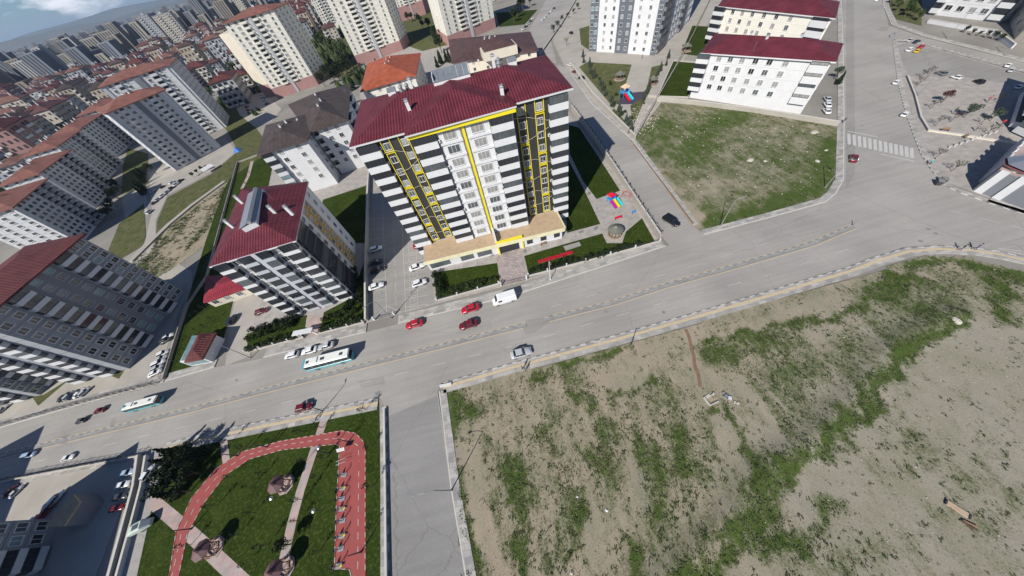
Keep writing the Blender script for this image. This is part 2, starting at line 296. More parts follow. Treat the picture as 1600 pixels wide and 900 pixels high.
def field(name, poly, cell, base, strokes, tone, z=.0, hfun=None):
    P = W(poly); xs = [p.x for p in P]; ys = [p.y for p in P]; x0, y0 = min(xs), min(ys); nx, ny = int((max(xs) - x0) / cell) + 2, int((max(ys) - y0) / cell) + 2
    S = [([Vector(q) for q in W(l)], wd, st) for l, wd, st in strokes]; T = [([Vector(q) for q in W(l)], wd, st) for l, wd, st in tone]
    ok = {}; vid = {}; V = []; F = []
    for j in range(ny):
        for i in range(nx):
            if inpoly(x0 + (i + .5) * cell, y0 + (j + .5) * cell, P):
                q = []
                for a, b in ((i, j), (i + 1, j), (i + 1, j + 1), (i, j + 1)):
                    if (a, b) not in vid: vid[(a, b)] = len(V); V.append((x0 + a * cell, y0 + b * cell))
                    q.append(vid[(a, b)])
                F.append(q)
    def ev(L, p, v0):
        v = v0
        for l, wd, st in L:
            d = min(dseg(p, a, b) for a, b in zip(l, l[1:])); v += st * math.exp(-(d / wd) ** 2)
        return v
    wq = lambda p: Vector((p[0] + 2.2 * mnoise.noise(Vector((p[0] * .3, p[1] * .3, 7))) + 1.0 * mnoise.noise(Vector((p[0] * 1.1, p[1] * 1.1, 2))), p[1] + 2.2 * mnoise.noise(Vector((p[0] * .3, p[1] * .3, 19))) + 1.0 * mnoise.noise(Vector((p[0] * 1.1, p[1] * 1.1, 31)))))
    gv = [ev(S, wq(p), base) + .16 * mnoise.noise(Vector((p[0] * .5, p[1] * .22, 5))) for p in V]; tv = [ev(T, Vector(p), 0) for p in V]
    me = bpy.data.meshes.new(name); me.from_pydata([(p[0], p[1], z + (hfun(p[0], p[1]) if hfun else 0)) for p in V], [], F); me.materials.append(M_FIELD); me.polygons.foreach_set('use_smooth', [True] * len(F))
    for nm, vals in (('green', gv), ('tone', tv)):
        at = me.attributes.new(nm, 'FLOAT', 'POINT'); at.data.foreach_set('value', [max(0, min(1, q)) for q in vals])
    return tag(place(name, me), kind='structure'), V, gv
BOUND = [(1497, 504), (1446, 532), (1400, 561), (1372, 601), (1343, 641), (1309, 675), (1281, 703), (1235, 732), (1201, 760), (1172, 812), (1121, 869), (1087, 897), (1040, 940)]
FS = [(BOUND, 1.25, .8), ([(1212, 735), (1195, 790), (1170, 830)], 1.4, .5), ([(1640, 440), (1560, 425), (1500, 412), (1452, 406), (1420, 425), (1395, 440), (1365, 470)], 1.2, .7), ([(1365, 470), (1286, 500), (1180, 518), (1087, 540)], .7, .6), ([(1560, 440), (1570, 480), (1560, 510)], 1.5, .6),
      ([(1430, 440), (1380, 520), (1290, 590), (1240, 640)], 6.5, .17), ([(1470, 450), (1480, 490), (1400, 540)], 3.4, .28), ([(1250, 560), (1200, 600), (1230, 690)], 3., .18), ([(1110, 560), (1180, 540), (1240, 530)], 1.6, .45), ([(1135, 640), (1160, 690), (1182, 735)], .8, .75), ([(1330, 530), (1340, 600)], 2., .2),
      ([(985, 545), (940, 556), (890, 570), (830, 585)], .8, .6), ([(703, 620), (702, 690), (712, 760), (725, 870), (730, 930)], 1.4, .8), ([(720, 630), (750, 640)], 1.6, .5), ([(795, 735), (800, 775)], 1.2, .65), ([(740, 820), (738, 900)], 1.0, .6), ([(815, 720), (822, 790), (812, 850)], .9, .45), ([(900, 620), (925, 640)], 1.0, .5), ([(935, 680), (945, 735)], 1.4, .42), ([(870, 640), (850, 690)], 1.2, .3),
      ([(1030, 600), (1060, 660), (1065, 720)], 2.2, .28), ([(1000, 690), (1030, 760)], 1.8, .25), ([(900, 800), (896, 870)], .8, .5), ([(820, 870), (817, 910)], .9, .6), ([(1027, 790), (1032, 825)], .8, .5), ([(990, 860), (996, 900)], 1.0, .55), ([(1112, 652), (1113, 655)], .6, .9), ([(1315, 785), (1285, 815), (1245, 850)], 1.1, .55), ([(1215, 840), (1195, 870)], .9, .5), ([(1240, 870), (1300, 880), (1350, 860)], 2.5, .22),
      ([(1440, 690), (1380, 740)], 1.2, .22), ([(1480, 700), (1400, 790)], 1.0, .2), ([(1580, 690), (1490, 770), (1430, 850)], 1.2, .28), ([(1600, 760), (1540, 840)], 1.4, .3), ([(880, 590), (930, 600)], 1.5, .2), ([(1020, 595), (975, 610), (950, 620)], .7, .45)]
FS += [([(x + 5 * math.sin(x), 640 + (x * 37 % 90)), (x + 14 + 8 * math.sin(x * 2), 760 + (x * 53 % 60)), (x + 24, 860 + (x * 11 % 40))], .7, .22) for x in range(760, 1130, 23)] + [([(x, 560 + (x * 13 % 50)), (x - 90, 690 + (x * 7 % 60))], .6, .14) for x in range(1400, 1640, 22)]
NEG = [([(730, 700), (745, 760), (760, 860)], 1.4, -.35), ([(1000, 575), (950, 590), (1010, 570)], 2.2, -.35), ([(1000, 546), (1090, 528)], 1.2, -.35), ([(1150, 515), (1200, 500), (1290, 470)], 1.2, -.35), ([(1160, 660), (1140, 700), (1120, 660)], 1.4, -.3), ([(940, 860), (960, 800), (930, 820)], 2., -.25), ([(1155, 600), (1190, 650), (1208, 690)], .9, -.5),
       ([(1450, 600), (1500, 620), (1600, 580), (1700, 620)], 11, -.3), ([(1400, 720), (1500, 760), (1620, 760)], 13, -.14), ([(1520, 545), (1640, 540)], 5, -.3), ([(1300, 900), (1500, 880)], 8, -.1), ([(1250, 780), (1350, 690)], 3, -.2), ([(1110, 800), (1130, 860)], 2., -.2), ([(1085, 520), (1100, 620)], 1., -.25), ([(1450, 430), (1400, 420)], .8, -.5)]
FLD1 = field('dirt_field', [(696, 608), (800, 584), (985, 536), (1200, 472), (1340, 433), (1445, 400), (1512, 403), (1600, 425), (1760, 460), (1760, 1000), (700, 1000), (722, 900)], .6, .40, FS + NEG,
      [([(1500, 620), (1450, 760), (1600, 700)], 22, .9), ([(1600, 560), (1600, 800), (1400, 850)], 18, .6)], hfun=relief)
FLD2 = field('vacant_lot', [(1018, 160), (1180, 168), (1312, 190), (1312, 284), (1290, 316), (1130, 356), (1100, 366), (1076, 350), (1040, 300), (985, 222)], .8, .6,
      [([(1000, 215), (1040, 190), (1020, 240)], 4, .25), ([(1110, 345), (1180, 335), (1260, 300)], 3, .45), ([(1290, 290), (1300, 220)], 4, .3), ([(1150, 180), (1100, 200), (1080, 250)], 6, .3), ([(1050, 330), (1035, 290), (1010, 260), (992, 230)], 2.2, -.8), ([(1085, 350), (1075, 320)], 2, -.6),
       ([(1110, 290), (1100, 300)], 3, -.3), ([(1200, 240), (1240, 260)], 7, .12)], [([(1200, 240), (1150, 250)], 20, .5)], z=.0)
FLD3 = field('eroded_slope', [(356, 283), (350, 315), (335, 352), (318, 385), (270, 420), (235, 440), (205, 452), (175, 432), (200, 410), (262, 350)], .8, .26,
      [([(352, 285), (340, 330), (300, 385)], 2.5, .25), ([(240, 440), (190, 435), (170, 430)], 6, .6), ([(300, 330), (255, 380), (225, 410)], 3, .2)], [], z=.02)
ZC = [0]
def S(name, pts, z, m):
    ZC[0] += 1; return sheet(name, pts, z + (.0004 * ZC[0] if z < .036 else 0), m)
# residential yards and their plots (concrete or pavers), sheets 1-2 cm apart
S('concrete_yard', [(0, 668), (0, 560), (60, 480), (150, 440), (262, 400), (300, 425), (300, 445), (262, 590), (110, 628)], .01, M_CONC)
S('concrete_yard', [(-60, 770), (222, 712), (150, 900), (150, 1000), (-60, 1000)], .01, M_CONC)
S('plot_paving', [(574, 300), (572, 505), (700, 470), (826, 438), (1037, 381), (1000, 320), (890, 178), (860, 100), (640, 60), (560, 120)], .01, M_PLAZA)
S('plot_paving', [(384, 552), (571, 506), (579, 290), (560, 200), (400, 220), (350, 440), (360, 470), (392, 480)], .008, M_PLAZA)
S('tower_yard', [(862, 60), (880, 100), (920, 155), (990, 215), (1030, 165), (1070, 92), (1110, 30), (1140, -20), (900, -20)], .012, M_CONC)
S('car_park', [(578, 300), (575, 500), (678, 474), (674, 424), (664, 408), (640, 350), (600, 290)], .02, M_ASPH2)
S('access_road', [(232, 270), (238, 330), (226, 380), (185, 425), (200, 432), (243, 385), (244, 345), (262, 305), (330, 270), (372, 236), (350, 215), (250, 262)], .02, M_CONC)
S('access_road', [(190, 305), (228, 290), (230, 330), (195, 340)], .022, M_CONC)
S('access_road', [(350, 135), (380, 115), (440, 170), (425, 190), (378, 205), (355, 170)], .02, M_CONC)
S('driveway', [(352, 572), (391, 556), (398, 500), (410, 468), (372, 456), (360, 500)], .02, M_CONC)
S('back_lane', [(400, 300), (560, 260), (562, 276), (420, 318)], .016, M_PLAZA)
# lawns
for nm, pts, m in (
    ('lawn', [(677, 426), (777, 411), (781, 441), (683, 472)], M_LAWN), ('lawn', [(819, 400), (880, 382), (941, 365), (948, 380), (972, 380), (978, 362), (1003, 341), (1023, 377), (827, 434)], M_LAWN),
    ('lawn', [(884, 330), (886, 364), (938, 350), (911, 293), (888, 250)], M_LAWN), ('lawn', [(889, 195), (905, 200), (938, 250), (969, 298), (932, 311), (911, 283), (890, 240)], M_LAWN),
    ('lawn', [(385, 522), (388, 550), (474, 528), (480, 492), (450, 500)], M_LAWN), ('lawn', [(506, 488), (500, 520), (568, 504), (572, 400), (558, 440), (556, 462)], M_LAWN),
    ('lawn', [(505, 312), (572, 290), (570, 380), (552, 380), (500, 330)], M_LAWN), ('lawn', [(258, 592), (303, 580), (350, 528), (366, 462), (330, 445), (296, 478)], M_LAWN),
    ('lawn', [(430, 240), (372, 252), (348, 300), (322, 375), (290, 480), (345, 455), (370, 320), (420, 290)], M_LAWN), ('grass_verge', [(160, 573), (172, 570), (195, 578), (186, 592), (175, 588)], M_LAWN2), ('grass_verge', [(50, 620), (68, 617), (112, 590), (60, 634)], M_LAWN2),
    ('grass_slope', [(425, 235), (372, 236), (330, 272), (262, 308), (246, 345), (243, 385), (262, 355), (352, 284)], M_LAWN2), ('grass_slope', [(225, 318), (228, 370), (222, 385), (172, 415), (165, 402), (186, 350)], M_LAWN2),
    ('grass_slope', [(200, 232), (232, 240), (228, 290), (190, 305), (192, 260)], M_LAWN2), ('grass_slope', [(345, 120), (352, 200), (372, 236), (425, 235), (400, 200), (375, 180)], M_LAWN2),
    ('lawn', [(917, 97), (987, 101), (972, 150), (955, 175), (990, 205), (930, 135), (905, 105)], M_LAWN2), ('lawn', [(1018, 105), (1038, 100), (1006, 160), (988, 200), (985, 165), (1008, 150)], M_LAWN2),
    ('lawn', [(1052, 96), (1093, 98), (1074, 152), (1028, 150)], M_LAWN), ('lawn', [(1082, 40), (1112, 42), (1097, 88), (1064, 84)], M_LAWN), ('lawn', [(905, 45), (921, 40), (920, 78), (908, 70)], M_LAWN2),
    ('lawn', [(470, 55), (525, 35), (560, 90), (560, 130), (500, 115), (478, 85)], M_LAWN2), ('lawn', [(625, 35), (680, 15), (700, 70), (660, 80), (632, 70)], M_LAWN2), ('lawn', [(775, 20), (840, 15), (820, 38), (780, 42)], M_LAWN),
    ('lawn', [(1385, 0), (1440, 0), (1440, 40), (1400, 30)], M_LAWN2), ('park_lawn', [(232, 752), (262, 702), (420, 668), (592, 629), (597, 905), (597, 1000), (180, 1000), (213, 905), (237, 800)], M_LAWN)):
    S(nm, pts, .03 if nm != 'park_lawn' else .02, m)
# roads
S('road', [(-200, 715), (0, 669), (120, 634), (335, 574), (400, 562), (620, 507), (800, 463), (1046, 383), (1030, 366), (900, 176), (870, 100), (860, 60), (905, -10), (870, -30), (820, 60), (845, 90), (888, 108), (924, 160), (990, 225), (1080, 352), (1100, 366), (1290, 316), (1318, 281), (1319, 190), (1316, 0), (1313, -60), (1370, -60), (1378, 0), (1388, 40), (1440, 58), (1600, 98), (1760, 150), (1760, 200), (1600, 112), (1420, 62), (1396, 62), (1404, 130), (1437, 240), (1478, 292), (1600, 336), (1760, 380),
           (1760, 450), (1600, 400), (1512, 384), (1462, 383), (1412, 386), (1320, 419), (1200, 455), (960, 524), (800, 567), (690, 598), (684, 612), (705, 760), (728, 905), (735, 1000), (615, 1000), (608, 905), (604, 640), (594, 622), (400, 660), (262, 692), (258, 710), (236, 800), (213, 905), (190, 1000), (165, 1000), (183, 905), (224, 740), (226, 706), (0, 753), (-200, 800)], .04, M_ASPH)
S('side_street', [(608, 650), (683, 618), (704, 760), (727, 905), (734, 1000), (616, 1000), (609, 905)], .0435, M_ASPH3)
S('plaza', [(1400, 66), (1425, 66), (1600, 115), (1760, 160), (1760, 375), (1600, 330), (1480, 286), (1443, 236), (1410, 130)], .038, M_PLAZA)
S('plaza_car_park', [(1402, 70), (1425, 68), (1600, 116), (1700, 145), (1640, 170), (1570, 130), (1500, 120), (1422, 120), (1412, 105)], .046, M_ASPH2)
S('tarmac_patch', [(817, 515), (822, 500), (850, 496), (863, 491), (858, 504), (835, 520), (822, 523)], .046, M_ASPH2); S('tarmac_patch', [(96, 682), (110, 678), (105, 695), (93, 693)], .046, M_ASPH2)
# garden paving, walkway, park paths, track
S('walkway', [(776, 397), (812, 386), (824, 436), (782, 447)], .034, M_HERR)
S('play_area', [(932, 312), (972, 300), (1000, 338), (950, 352)], .036, M_PLAZA); S('play_mat', [(966, 147), (1006, 143), (1008, 163), (963, 163)], .04, mat('purple play mat', (.055, .04, .075), .9))
S('garden_path', [(480, 530), (478, 498), (492, 494), (504, 494), (500, 523)], .036, M_PINK)
for l, wd in (([(507, 655), (490, 705), (462, 790), (438, 900), (425, 960)], .85), ([(237, 782), (300, 835), (375, 905), (400, 930)], 1.), ([(349, 684), (354, 722)], .7)):
    mb = MB(); strip(mb, smoothline(W(l), 1), -wd, wd, .045); tag(mb.build('path', M_PINK), kind='structure')
mb = MB(); strip(mb, W([(394, 252), (388, 275), (378, 295)]), -.8, .8, .045); tag(mb.build('path', M_PINK), kind='structure')
TR_O = [(255, 960), (265, 900), (276, 830), (300, 778), (338, 732), (378, 706), (440, 689), (500, 679), (533, 673)]; TR_O2 = [(556, 677), (568, 690), (571, 705), (571, 800), (571, 900), (571, 960)]
TR_I = [(549, 960), (549, 900), (546, 889), (523, 889), (526, 790), (531, 697), (524, 694), (440, 703), (391, 717), (353, 742), (320, 785), (293, 835), (280, 900), (272, 960)]
S('running_track', TR_O + TR_O2 + TR_I, .05, M_TRACK)
mb = MB()
for l in (TR_O + TR_O2, TR_I[:]): strip(mb, W(l), -.06, .06, .05, .1, mi=0, alt=(.7, 1))
tag(mb.build('track_kerb', [M_STONE, M_TRACK]), kind='structure')
mb = MB(); dashes(mb, W([(268, 905), (284, 832), (311, 780), (347, 736), (386, 711), (440, 696), (500, 687), (530, 685), (548, 688), (560, 697), (561, 720), (560, 800), (559, 900)]), .09, .058, .9, .9); tag(mb.build('track_line', M_WHITE), kind='structure')
# kerbs + pavements
NK = [(-200, 715), (0, 669), (120, 634), (335, 574), (400, 562), (620, 507), (700, 487), (800, 463), (1046, 383)]
def pave(name, line, wid, side=1, k=True, tact=None, px=True, z=.14, m=None):
    L = W(line) if px else line; a, b = (0, wid) if side > 0 else (-wid, 0); mb = MB(); ka = .22
    strip(mb, L, (a + ka if side > 0 else a), (b if side > 0 else b - ka), .0, z)
    tag(mb.build(name, m or M_PAVE), kind='structure')
    mb = MB(); strip(mb, L, (a if side > 0 else b - ka), (a + ka if side > 0 else b), .0, z + .012, alt=(1.1, 1)); tag(mb.build('kerb', [M_KERB, M_KDARK if k else M_KERB]), kind='structure')
    if tact is not None:
        mb = MB(); strip(mb, L, side * tact[0], side * tact[1], z + .008); tag(mb.build('tactile_strip', M_TACT), kind='structure')
pave('pavement', [(-200, 715), (0, 669), (120, 634), (255, 597)], 2.2, 1, False); pave('pavement', [(258, 596), (335, 574)], 2.2, 1, False); pave('pavement', [(412, 559), (572, 519)], 2.6, 1, False); pave('pavement', [(622, 506), (700, 487), (800, 463), (1040, 385)], 2.6, 1, False)
SKW = [(262, 692), (330, 675), (400, 660), (500, 640), (592, 621)]; pave('pavement', SKW, 2.5, -1, True, (.9, 1.5))
SKE = [(692, 598), (800, 567), (860, 551), (960, 524), (1080, 490), (1200, 455), (1262, 436), (1320, 419), (1365, 402), (1412, 388), (1462, 384), (1512, 386), (1560, 393), (1600, 402), (1760, 450)]; pave('pavement', SKE, 2.3, -1, True, (.75, 1.35))
pave('pavement', [(-200, 800), (0, 753), (226, 706)], 1.2, -1, False)
pave('pavement', [(686, 612), (704, 760), (728, 905), (735, 1000)], 1.6, 1, False); pave('pavement', [(604, 634), (607, 760), (609, 905), (612, 1000)], 1.4, -1, True)
pave('pavement', [(1100, 367), (1200, 341), (1290, 316), (1306, 303), (1318, 281), (1319, 190), (1318, 90), (1313, -60)], 1.7, 1, False)
pave('pavement', [(1084, 352), (1035, 285), (990, 222), (922, 160), (892, 115)], 1.3, -1, False, z=.1)
pave('pavement', [(1600, 335), (1545, 318), (1500, 302), (1476, 291), (1455, 268), (1437, 240), (1415, 180), (1402, 130), (1394, 66), (1400, 62), (1424, 63), (1500, 83), (1600, 110), (1760, 165)], 1.3, -1, True)
pave('pavement', [(1376, -40), (1380, 10), (1392, 38), (1440, 56), (1520, 76), (1600, 97), (1760, 150)], 2., 1, False)
pave('pavement', [(1760, 380), (1600, 335), (1540, 316)], 2.5, -1, False)
# median
ME = [(-200, 761), (0, 712), (160, 673), (290, 642), (400, 613), (500, 588), (600, 563), (700, 538), (822, 507)]; ME2 = [(852, 499.5), (960, 472), (1040, 446), (1120, 424), (1200, 401), (1270, 380), (1332, 354)]
for L in (ME, ME2):
    c = W(L); mb = MB(); strip(mb, c, -.45, .35, 0, .15); tag(mb.build('median_strip', M_MED), kind='structure')
    mb = MB(); strip(mb, c, .35, .48, 0, .17, alt=(1., 1)); strip(mb, c, -.58, -.45, 0, .17, mi=1); tag(mb.build('kerb', [M_KERB, M_KDARK]), kind='structure')
    mb = MB(); strip(mb, c, -.9, -.76, .045); strip(mb, c, .66, .76, .045); tag(mb.build('road_marking', M_YEL), kind='structure')
mb = MB()
for L in ([(0, 735), (160, 697), (400, 640), (520, 610)], [(560, 600), (800, 541), (1040, 472), (1200, 430), (1330, 388)], [(860, 480), (1000, 440), (1200, 380)], [(1480, 328), (1600, 358)], [(1560, 388), (1600, 393)]): dashes(mb, W(L), .10, .046, 3., 5.5 if L[0][0] != 1480 else 1.5)
strip(mb, W([(1560, 389), (1600, 398)]), -.06, .06, .046)
# zebra crossing and stop lines
a, b = W([(1324, 205), (1372, 214)]); c, d = W([(1325, 224), (1424, 245)]); A2, B2 = W([(1324, 206), (1370, 215)])
for i in range(13):
    t = i / 12; p = g(1328 + 94 * t, 212 + 24 * t); u = (g(1328 + 94 * t, 236 + 24 * t) - g(1328 + 94 * t, 212 + 24 * t)).normalized(); q = g(1326 + 98 * t, 209 + 22 * t); e = g(1327 + 98 * t, 226 + 21 * t); r = (e - q); sid = Vector((-r.y, r.x)).normalized() * .35
    mb.poly([(*(q - sid), .046), (*(q + sid), .046), (*(e + sid), .046), (*(e - sid), .046)])
strip(mb, W([(1324, 205), (1371, 214)]), -.18, .18, .046); strip(mb, W([(1376, 241), (1428, 252)]), -.18, .18, .046)
tag(mb.build('road_marking', M_WHITE), kind='structure')
# car park bays
mb = MB()
def line(p, q, wd=.1): a, b = g(*p), g(*q); strip(mb, [a, b], -wd / 2, wd / 2, .026)
line((597, 300), (604, 488)); line((628, 340), (634, 488)); line((604, 478), (628, 488)); line((604, 478), (582, 500))
for i in range(9):
    y = 340 + i * 16; line((598 + i * .5, y), (577, y + 3))
for i in range(9):
    y = 372 + i * 13.5; x = 631 + i * .4; line((x, y), (x + 26 + i * 1.2, y - 5)); cx_, cy_ = x + 13, y + 4
    for e in (((-6, -3), (6, -5)), ((6, -5), (6, 4)), ((6, 4), (-6, 6)), ((-6, 6), (-6, -3)), ((-2, 0), (3, -1))): line((cx_ + e[0][0], cy_ + e[0][1]), (cx_ + e[1][0], cy_ + e[1][1]), .08)
for (px, py) in ((698, 421), (717, 416), (739, 411), (759, 406), (828, 390), (848, 385), (864, 380), (900, 368), (932, 360), (944, 346), (933, 325), (923, 308)):
    for e in (((-4, -2), (4, -4)), ((4, -4), (4, 3)), ((4, 3), (-4, 5)), ((-4, 5), (-4, -2))): line((px + e[0][0], py + e[0][1]), (px + e[1][0], py + e[1][1]), .12)
tag(mb.build('bay_marking', M_WHITE), kind='structure')
mb = MB(); dashes(mb, W([(615, 330), (619, 480)]), .08, .026, 3, 2); tag(mb.build('bay_marking', M_WHITE), kind='structure')
mb = MB(); strip(mb, smoothline(W([(1071, 515), (1077, 528), (1080, 545), (1084, 556), (1085, 572), (1091, 585), (1094, 605)]), 2), -.28, .28, .0, .15); tag(mb.build('pipe_trench', M_TRENCH), kind='structure')
mb = MB(); strip(mb, W([(352, 284), (300, 322), (264, 352), (205, 410)]), -1.1, 1.1, .0, .5); tag(mb.build('retaining_path', M_CONC), kind='structure')
# hills on the horizon
def hill(name, cxy, length, width, height, ang, seed):
    R = random.Random(seed); nx, ny = 60, 16; V = []; F = []
    ph = [R.random() * 6 for _ in range(8)]
    for j in range(ny + 1):
        for i in range(nx + 1):
            u, v = i / nx, j / ny; prof = .62 + .2 * math.sin(u * 9 + ph[0]) + .12 * math.sin(u * 21 + ph[1]) + .06 * math.sin(u * 47 + ph[2] + v * 5)
            z = height * prof * math.sin(math.pi * v) ** 1.3 * min(1, 6 * u, 6 * (1 - u)) + R.uniform(-.01, .01) * height * math.sin(math.pi * v)
            x, y = (u - .5) * length, (v - .5) * width; V.append((cxy[0] + x * math.cos(ang) - y * math.sin(ang), cxy[1] + x * math.sin(ang) + y * math.cos(ang), max(z, 0) - 1))
    for j in range(ny):
        for i in range(nx): a = j * (nx + 1) + i; F.append((a, a + 1, a + nx + 2, a + nx + 1))
    me = bpy.data.meshes.new(name); me.from_pydata(V, [], F); me.materials.append(M_HILL); me.polygons.foreach_set('use_smooth', [True] * len(F)); tag(place(name, me), kind='structure')
hill('hills', (-9500, 11500), 16000, 3500, 330, math.radians(42), 3); hill('hills', (-7200, 8600), 9000, 2200, 170, math.radians(42), 5); hill('hills', (2000, 16000), 14000, 3000, 330, math.radians(0), 9)
for px, py in ((798, 605), (1037, 488), (947, 487), (1347, 197), (1361, 97), (1438, 377), (1462, 365), (1450, 358), (370, 594), (640, 770)):
    p = g(px, py); mb = MB(); mb.prism([(p.x + .38 * math.cos(i * .628), p.y + .38 * math.sin(i * .628)) for i in range(10)], .041, .049); tag(mb.build('manhole_cover', M_KDARK), 'dark round manhole cover set in the road', kind='structure')
for q in ([(1375, 44), (1386, 42), (1388, 49), (1370, 48)], [(1322, 0), (1334, 0), (1336, 270), (1322, 296)], [(880, 300 + 85), (905, 378), (908, 384), (884, 392)], [(560, 596), (600, 588), (602, 600), (565, 606)], [(175, 655), (182, 652), (178, 670), (170, 672)]): S('tarmac_patch', q, .0455, M_ASPH2)
#@@BUILDINGS
# ------------------------------------------------------------------ buildings
MESH = {}
def cached(key, fn):
    if key not in MESH: MESH[key] = fn()
    return MESH[key]
def mkmesh(mb, name, mats):
    o = mb.build(name, mats); me = o.data; bpy.data.objects.remove(o); return me
def win_mesh(wd, ht, gi, fr=None, sash=2):
    def f():
        m = MB(); a = .07; d = .09     # local x along the wall, y outwards, z up from the sill
        m.box(-wd / 2, wd / 2, -.05, .03, 0, ht, 1)
        m.box(-wd / 2 - a, -wd / 2 + .02, -.05, d, 0, ht, 0); m.box(wd / 2 - .02, wd / 2 + a, -.05, d, 0, ht, 0); m.box(-wd / 2 + .02, wd / 2 - .02, -.05, d, ht - .05, ht + a, 0)
        m.box(-wd / 2 - a, wd / 2 + a, -.05, .2, -.12, 0, 0)
        for k in range(1, sash): x = -wd / 2 + wd * k / sash; m.box(x - .035, x + .035, -.05, .06, 0.0, ht - .05, 0)
        return mkmesh(m, 'window', [fr or FR, (GL, GL2, GL3, GLT)[gi]])
    return cached(('w', wd, ht, gi, (fr or FR).name, sash), f)
def bal_mesh(wd, fh, dep, gi, pm, ph):
    def f():
        m = MB(); m.box(-wd / 2, wd / 2, -.05, dep, -.12, ph, 0)
        return mkmesh(m, 'balcony', [pm])
    def f2():
        m = MB(); z1 = fh - .14
        m.box(-wd / 2 + .06, wd / 2 - .06, -.05, dep - .12, ph + .003, z1, 0)
        k = max(2, round(wd / .9))
        for i in range(k + 1): x = -wd / 2 + .08 + (wd - .16) * i / k; m.box(x - .03, x + .03, dep - .14, dep - .09, ph + .003, z1, 1)
        m.box(-wd / 2 + .02, wd / 2 - .02, dep - .15, dep - .06, ph + .05, ph + .12, 1)
        return mkmesh(m, 'glazing', [(GL, GL2, GL3, GLT)[gi], FRD])
    return cached(('b', wd, fh, dep, pm.name, ph), f), cached(('bg', wd, fh, dep, gi, ph), f2)
def open_bal_mesh(wd, fh, dep, pm):
    def f():
        m = MB(); m.box(-wd / 2, wd / 2, 0, dep, -.12, .02, 0); m.box(-wd / 2, wd / 2, dep - .1, dep, .02, 1.0, 0); m.box(-wd / 2, -wd / 2 + .1, 0, dep - .1, .02, 1.0, 0); m.box(wd / 2 - .1, wd / 2, 0, dep - .1, .02, 1.0, 0); m.box(-wd / 2 + .25, wd / 2 - .25, -.05, .03, .03, fh - .5, 1)
        return mkmesh(m, 'balcony', [pm, GL])
    return cached(('ob', wd, fh, dep, pm.name), f)
def hip(mb, q, z, rh, mi=0, over=.7, fas=None, th=.35, gable=False):
    """hipped roof over quad q (ccw), UV-mapped; fascia box under the eave"""
    q = [Vector(p) for p in ccw(q)]; c = sum(q, Vector((0, 0))) / 4
    n = []
    for i in range(4):
        a, b, d = q[i - 1], q[i], q[(i + 1) % 4]; e1, e2 = (b - a).normalized(), (d - b).normalized(); n1, n2 = Vector((e1.y, -e1.x)), Vector((e2.y, -e2.x)); n.append(b + (n1 + n2) / (1 + n1.dot(n2)) * over)
    if (n[1] - n[0]).length + (n[2] - n[3]).length < (n[2] - n[1]).length + (n[3] - n[0]).length: n = n[1:] + n[:1]
    m0, m1 = (n[0] + n[3]) / 2, (n[1] + n[2]) / 2; ax = (m1 - m0).normalized(); hw = ((n[3] - n[0]).length + (n[2] - n[1]).length) / 4; L = (m1 - m0).length
    k = min(hw * (.15 if gable else .95), L * .48); r0, r1 = m0 + ax * k, m1 - ax * k
    def P(p, zz): return (p.x, p.y, zz)
    def face(pts):
        a, b = Vector(pts[0]), Vector(pts[1]); u = (b - a).normalized(); nn = None; v = (Vector(pts[2]) - b); v = (v - u * v.dot(u)).normalized(); mb.poly(pts, mi, [((Vector(p) - a).dot(u), (Vector(p) - a).dot(v)) for p in pts])
    face([P(n[0], z), P(n[1], z), P(r1, z + rh), P(r0, z + rh)]); face([P(n[2], z), P(n[3], z), P(r0, z + rh), P(r1, z + rh)]); face([P(n[1], z), P(n[2], z), P(r1, z + rh)]); face([P(n[3], z), P(n[0], z), P(r0, z + rh)])
    mb.prism([(p.x, p.y) for p in n], z - th, z - .003, mi if fas is None else fas)
    return n, r0, r1
def chimney(parent, x, y, z0, hgt=1.6, name='chimney', wm=None, base=(0, 0), s=.8):
    def f(): m = MB(); m.box(-.4, .4, -.3, .3, -1.2, 1.5, 0); m.box(-.5, .5, -.4, .4, 1.5, 1.62, 1); m.box(-.3, .3, -.2, .2, 1.62, 1.9, 0); m.box(-.45, .45, -.35, .35, 1.9, 2., 1); return mkmesh(m, name, [W1, M_STEEL])
    return place(name, cached(name, f), parent, (x - base[0], y - base[1], z0), random.uniform(-.1, .1), (s, s, hgt / 2))
GWT = {'res': (0, 0, 1, 2, 1, 0), 'dark': (0, 0, 0, 2), 'teal': (3, 0, 2, 3, 0), 'lit': (1, 2, 1, 0)}
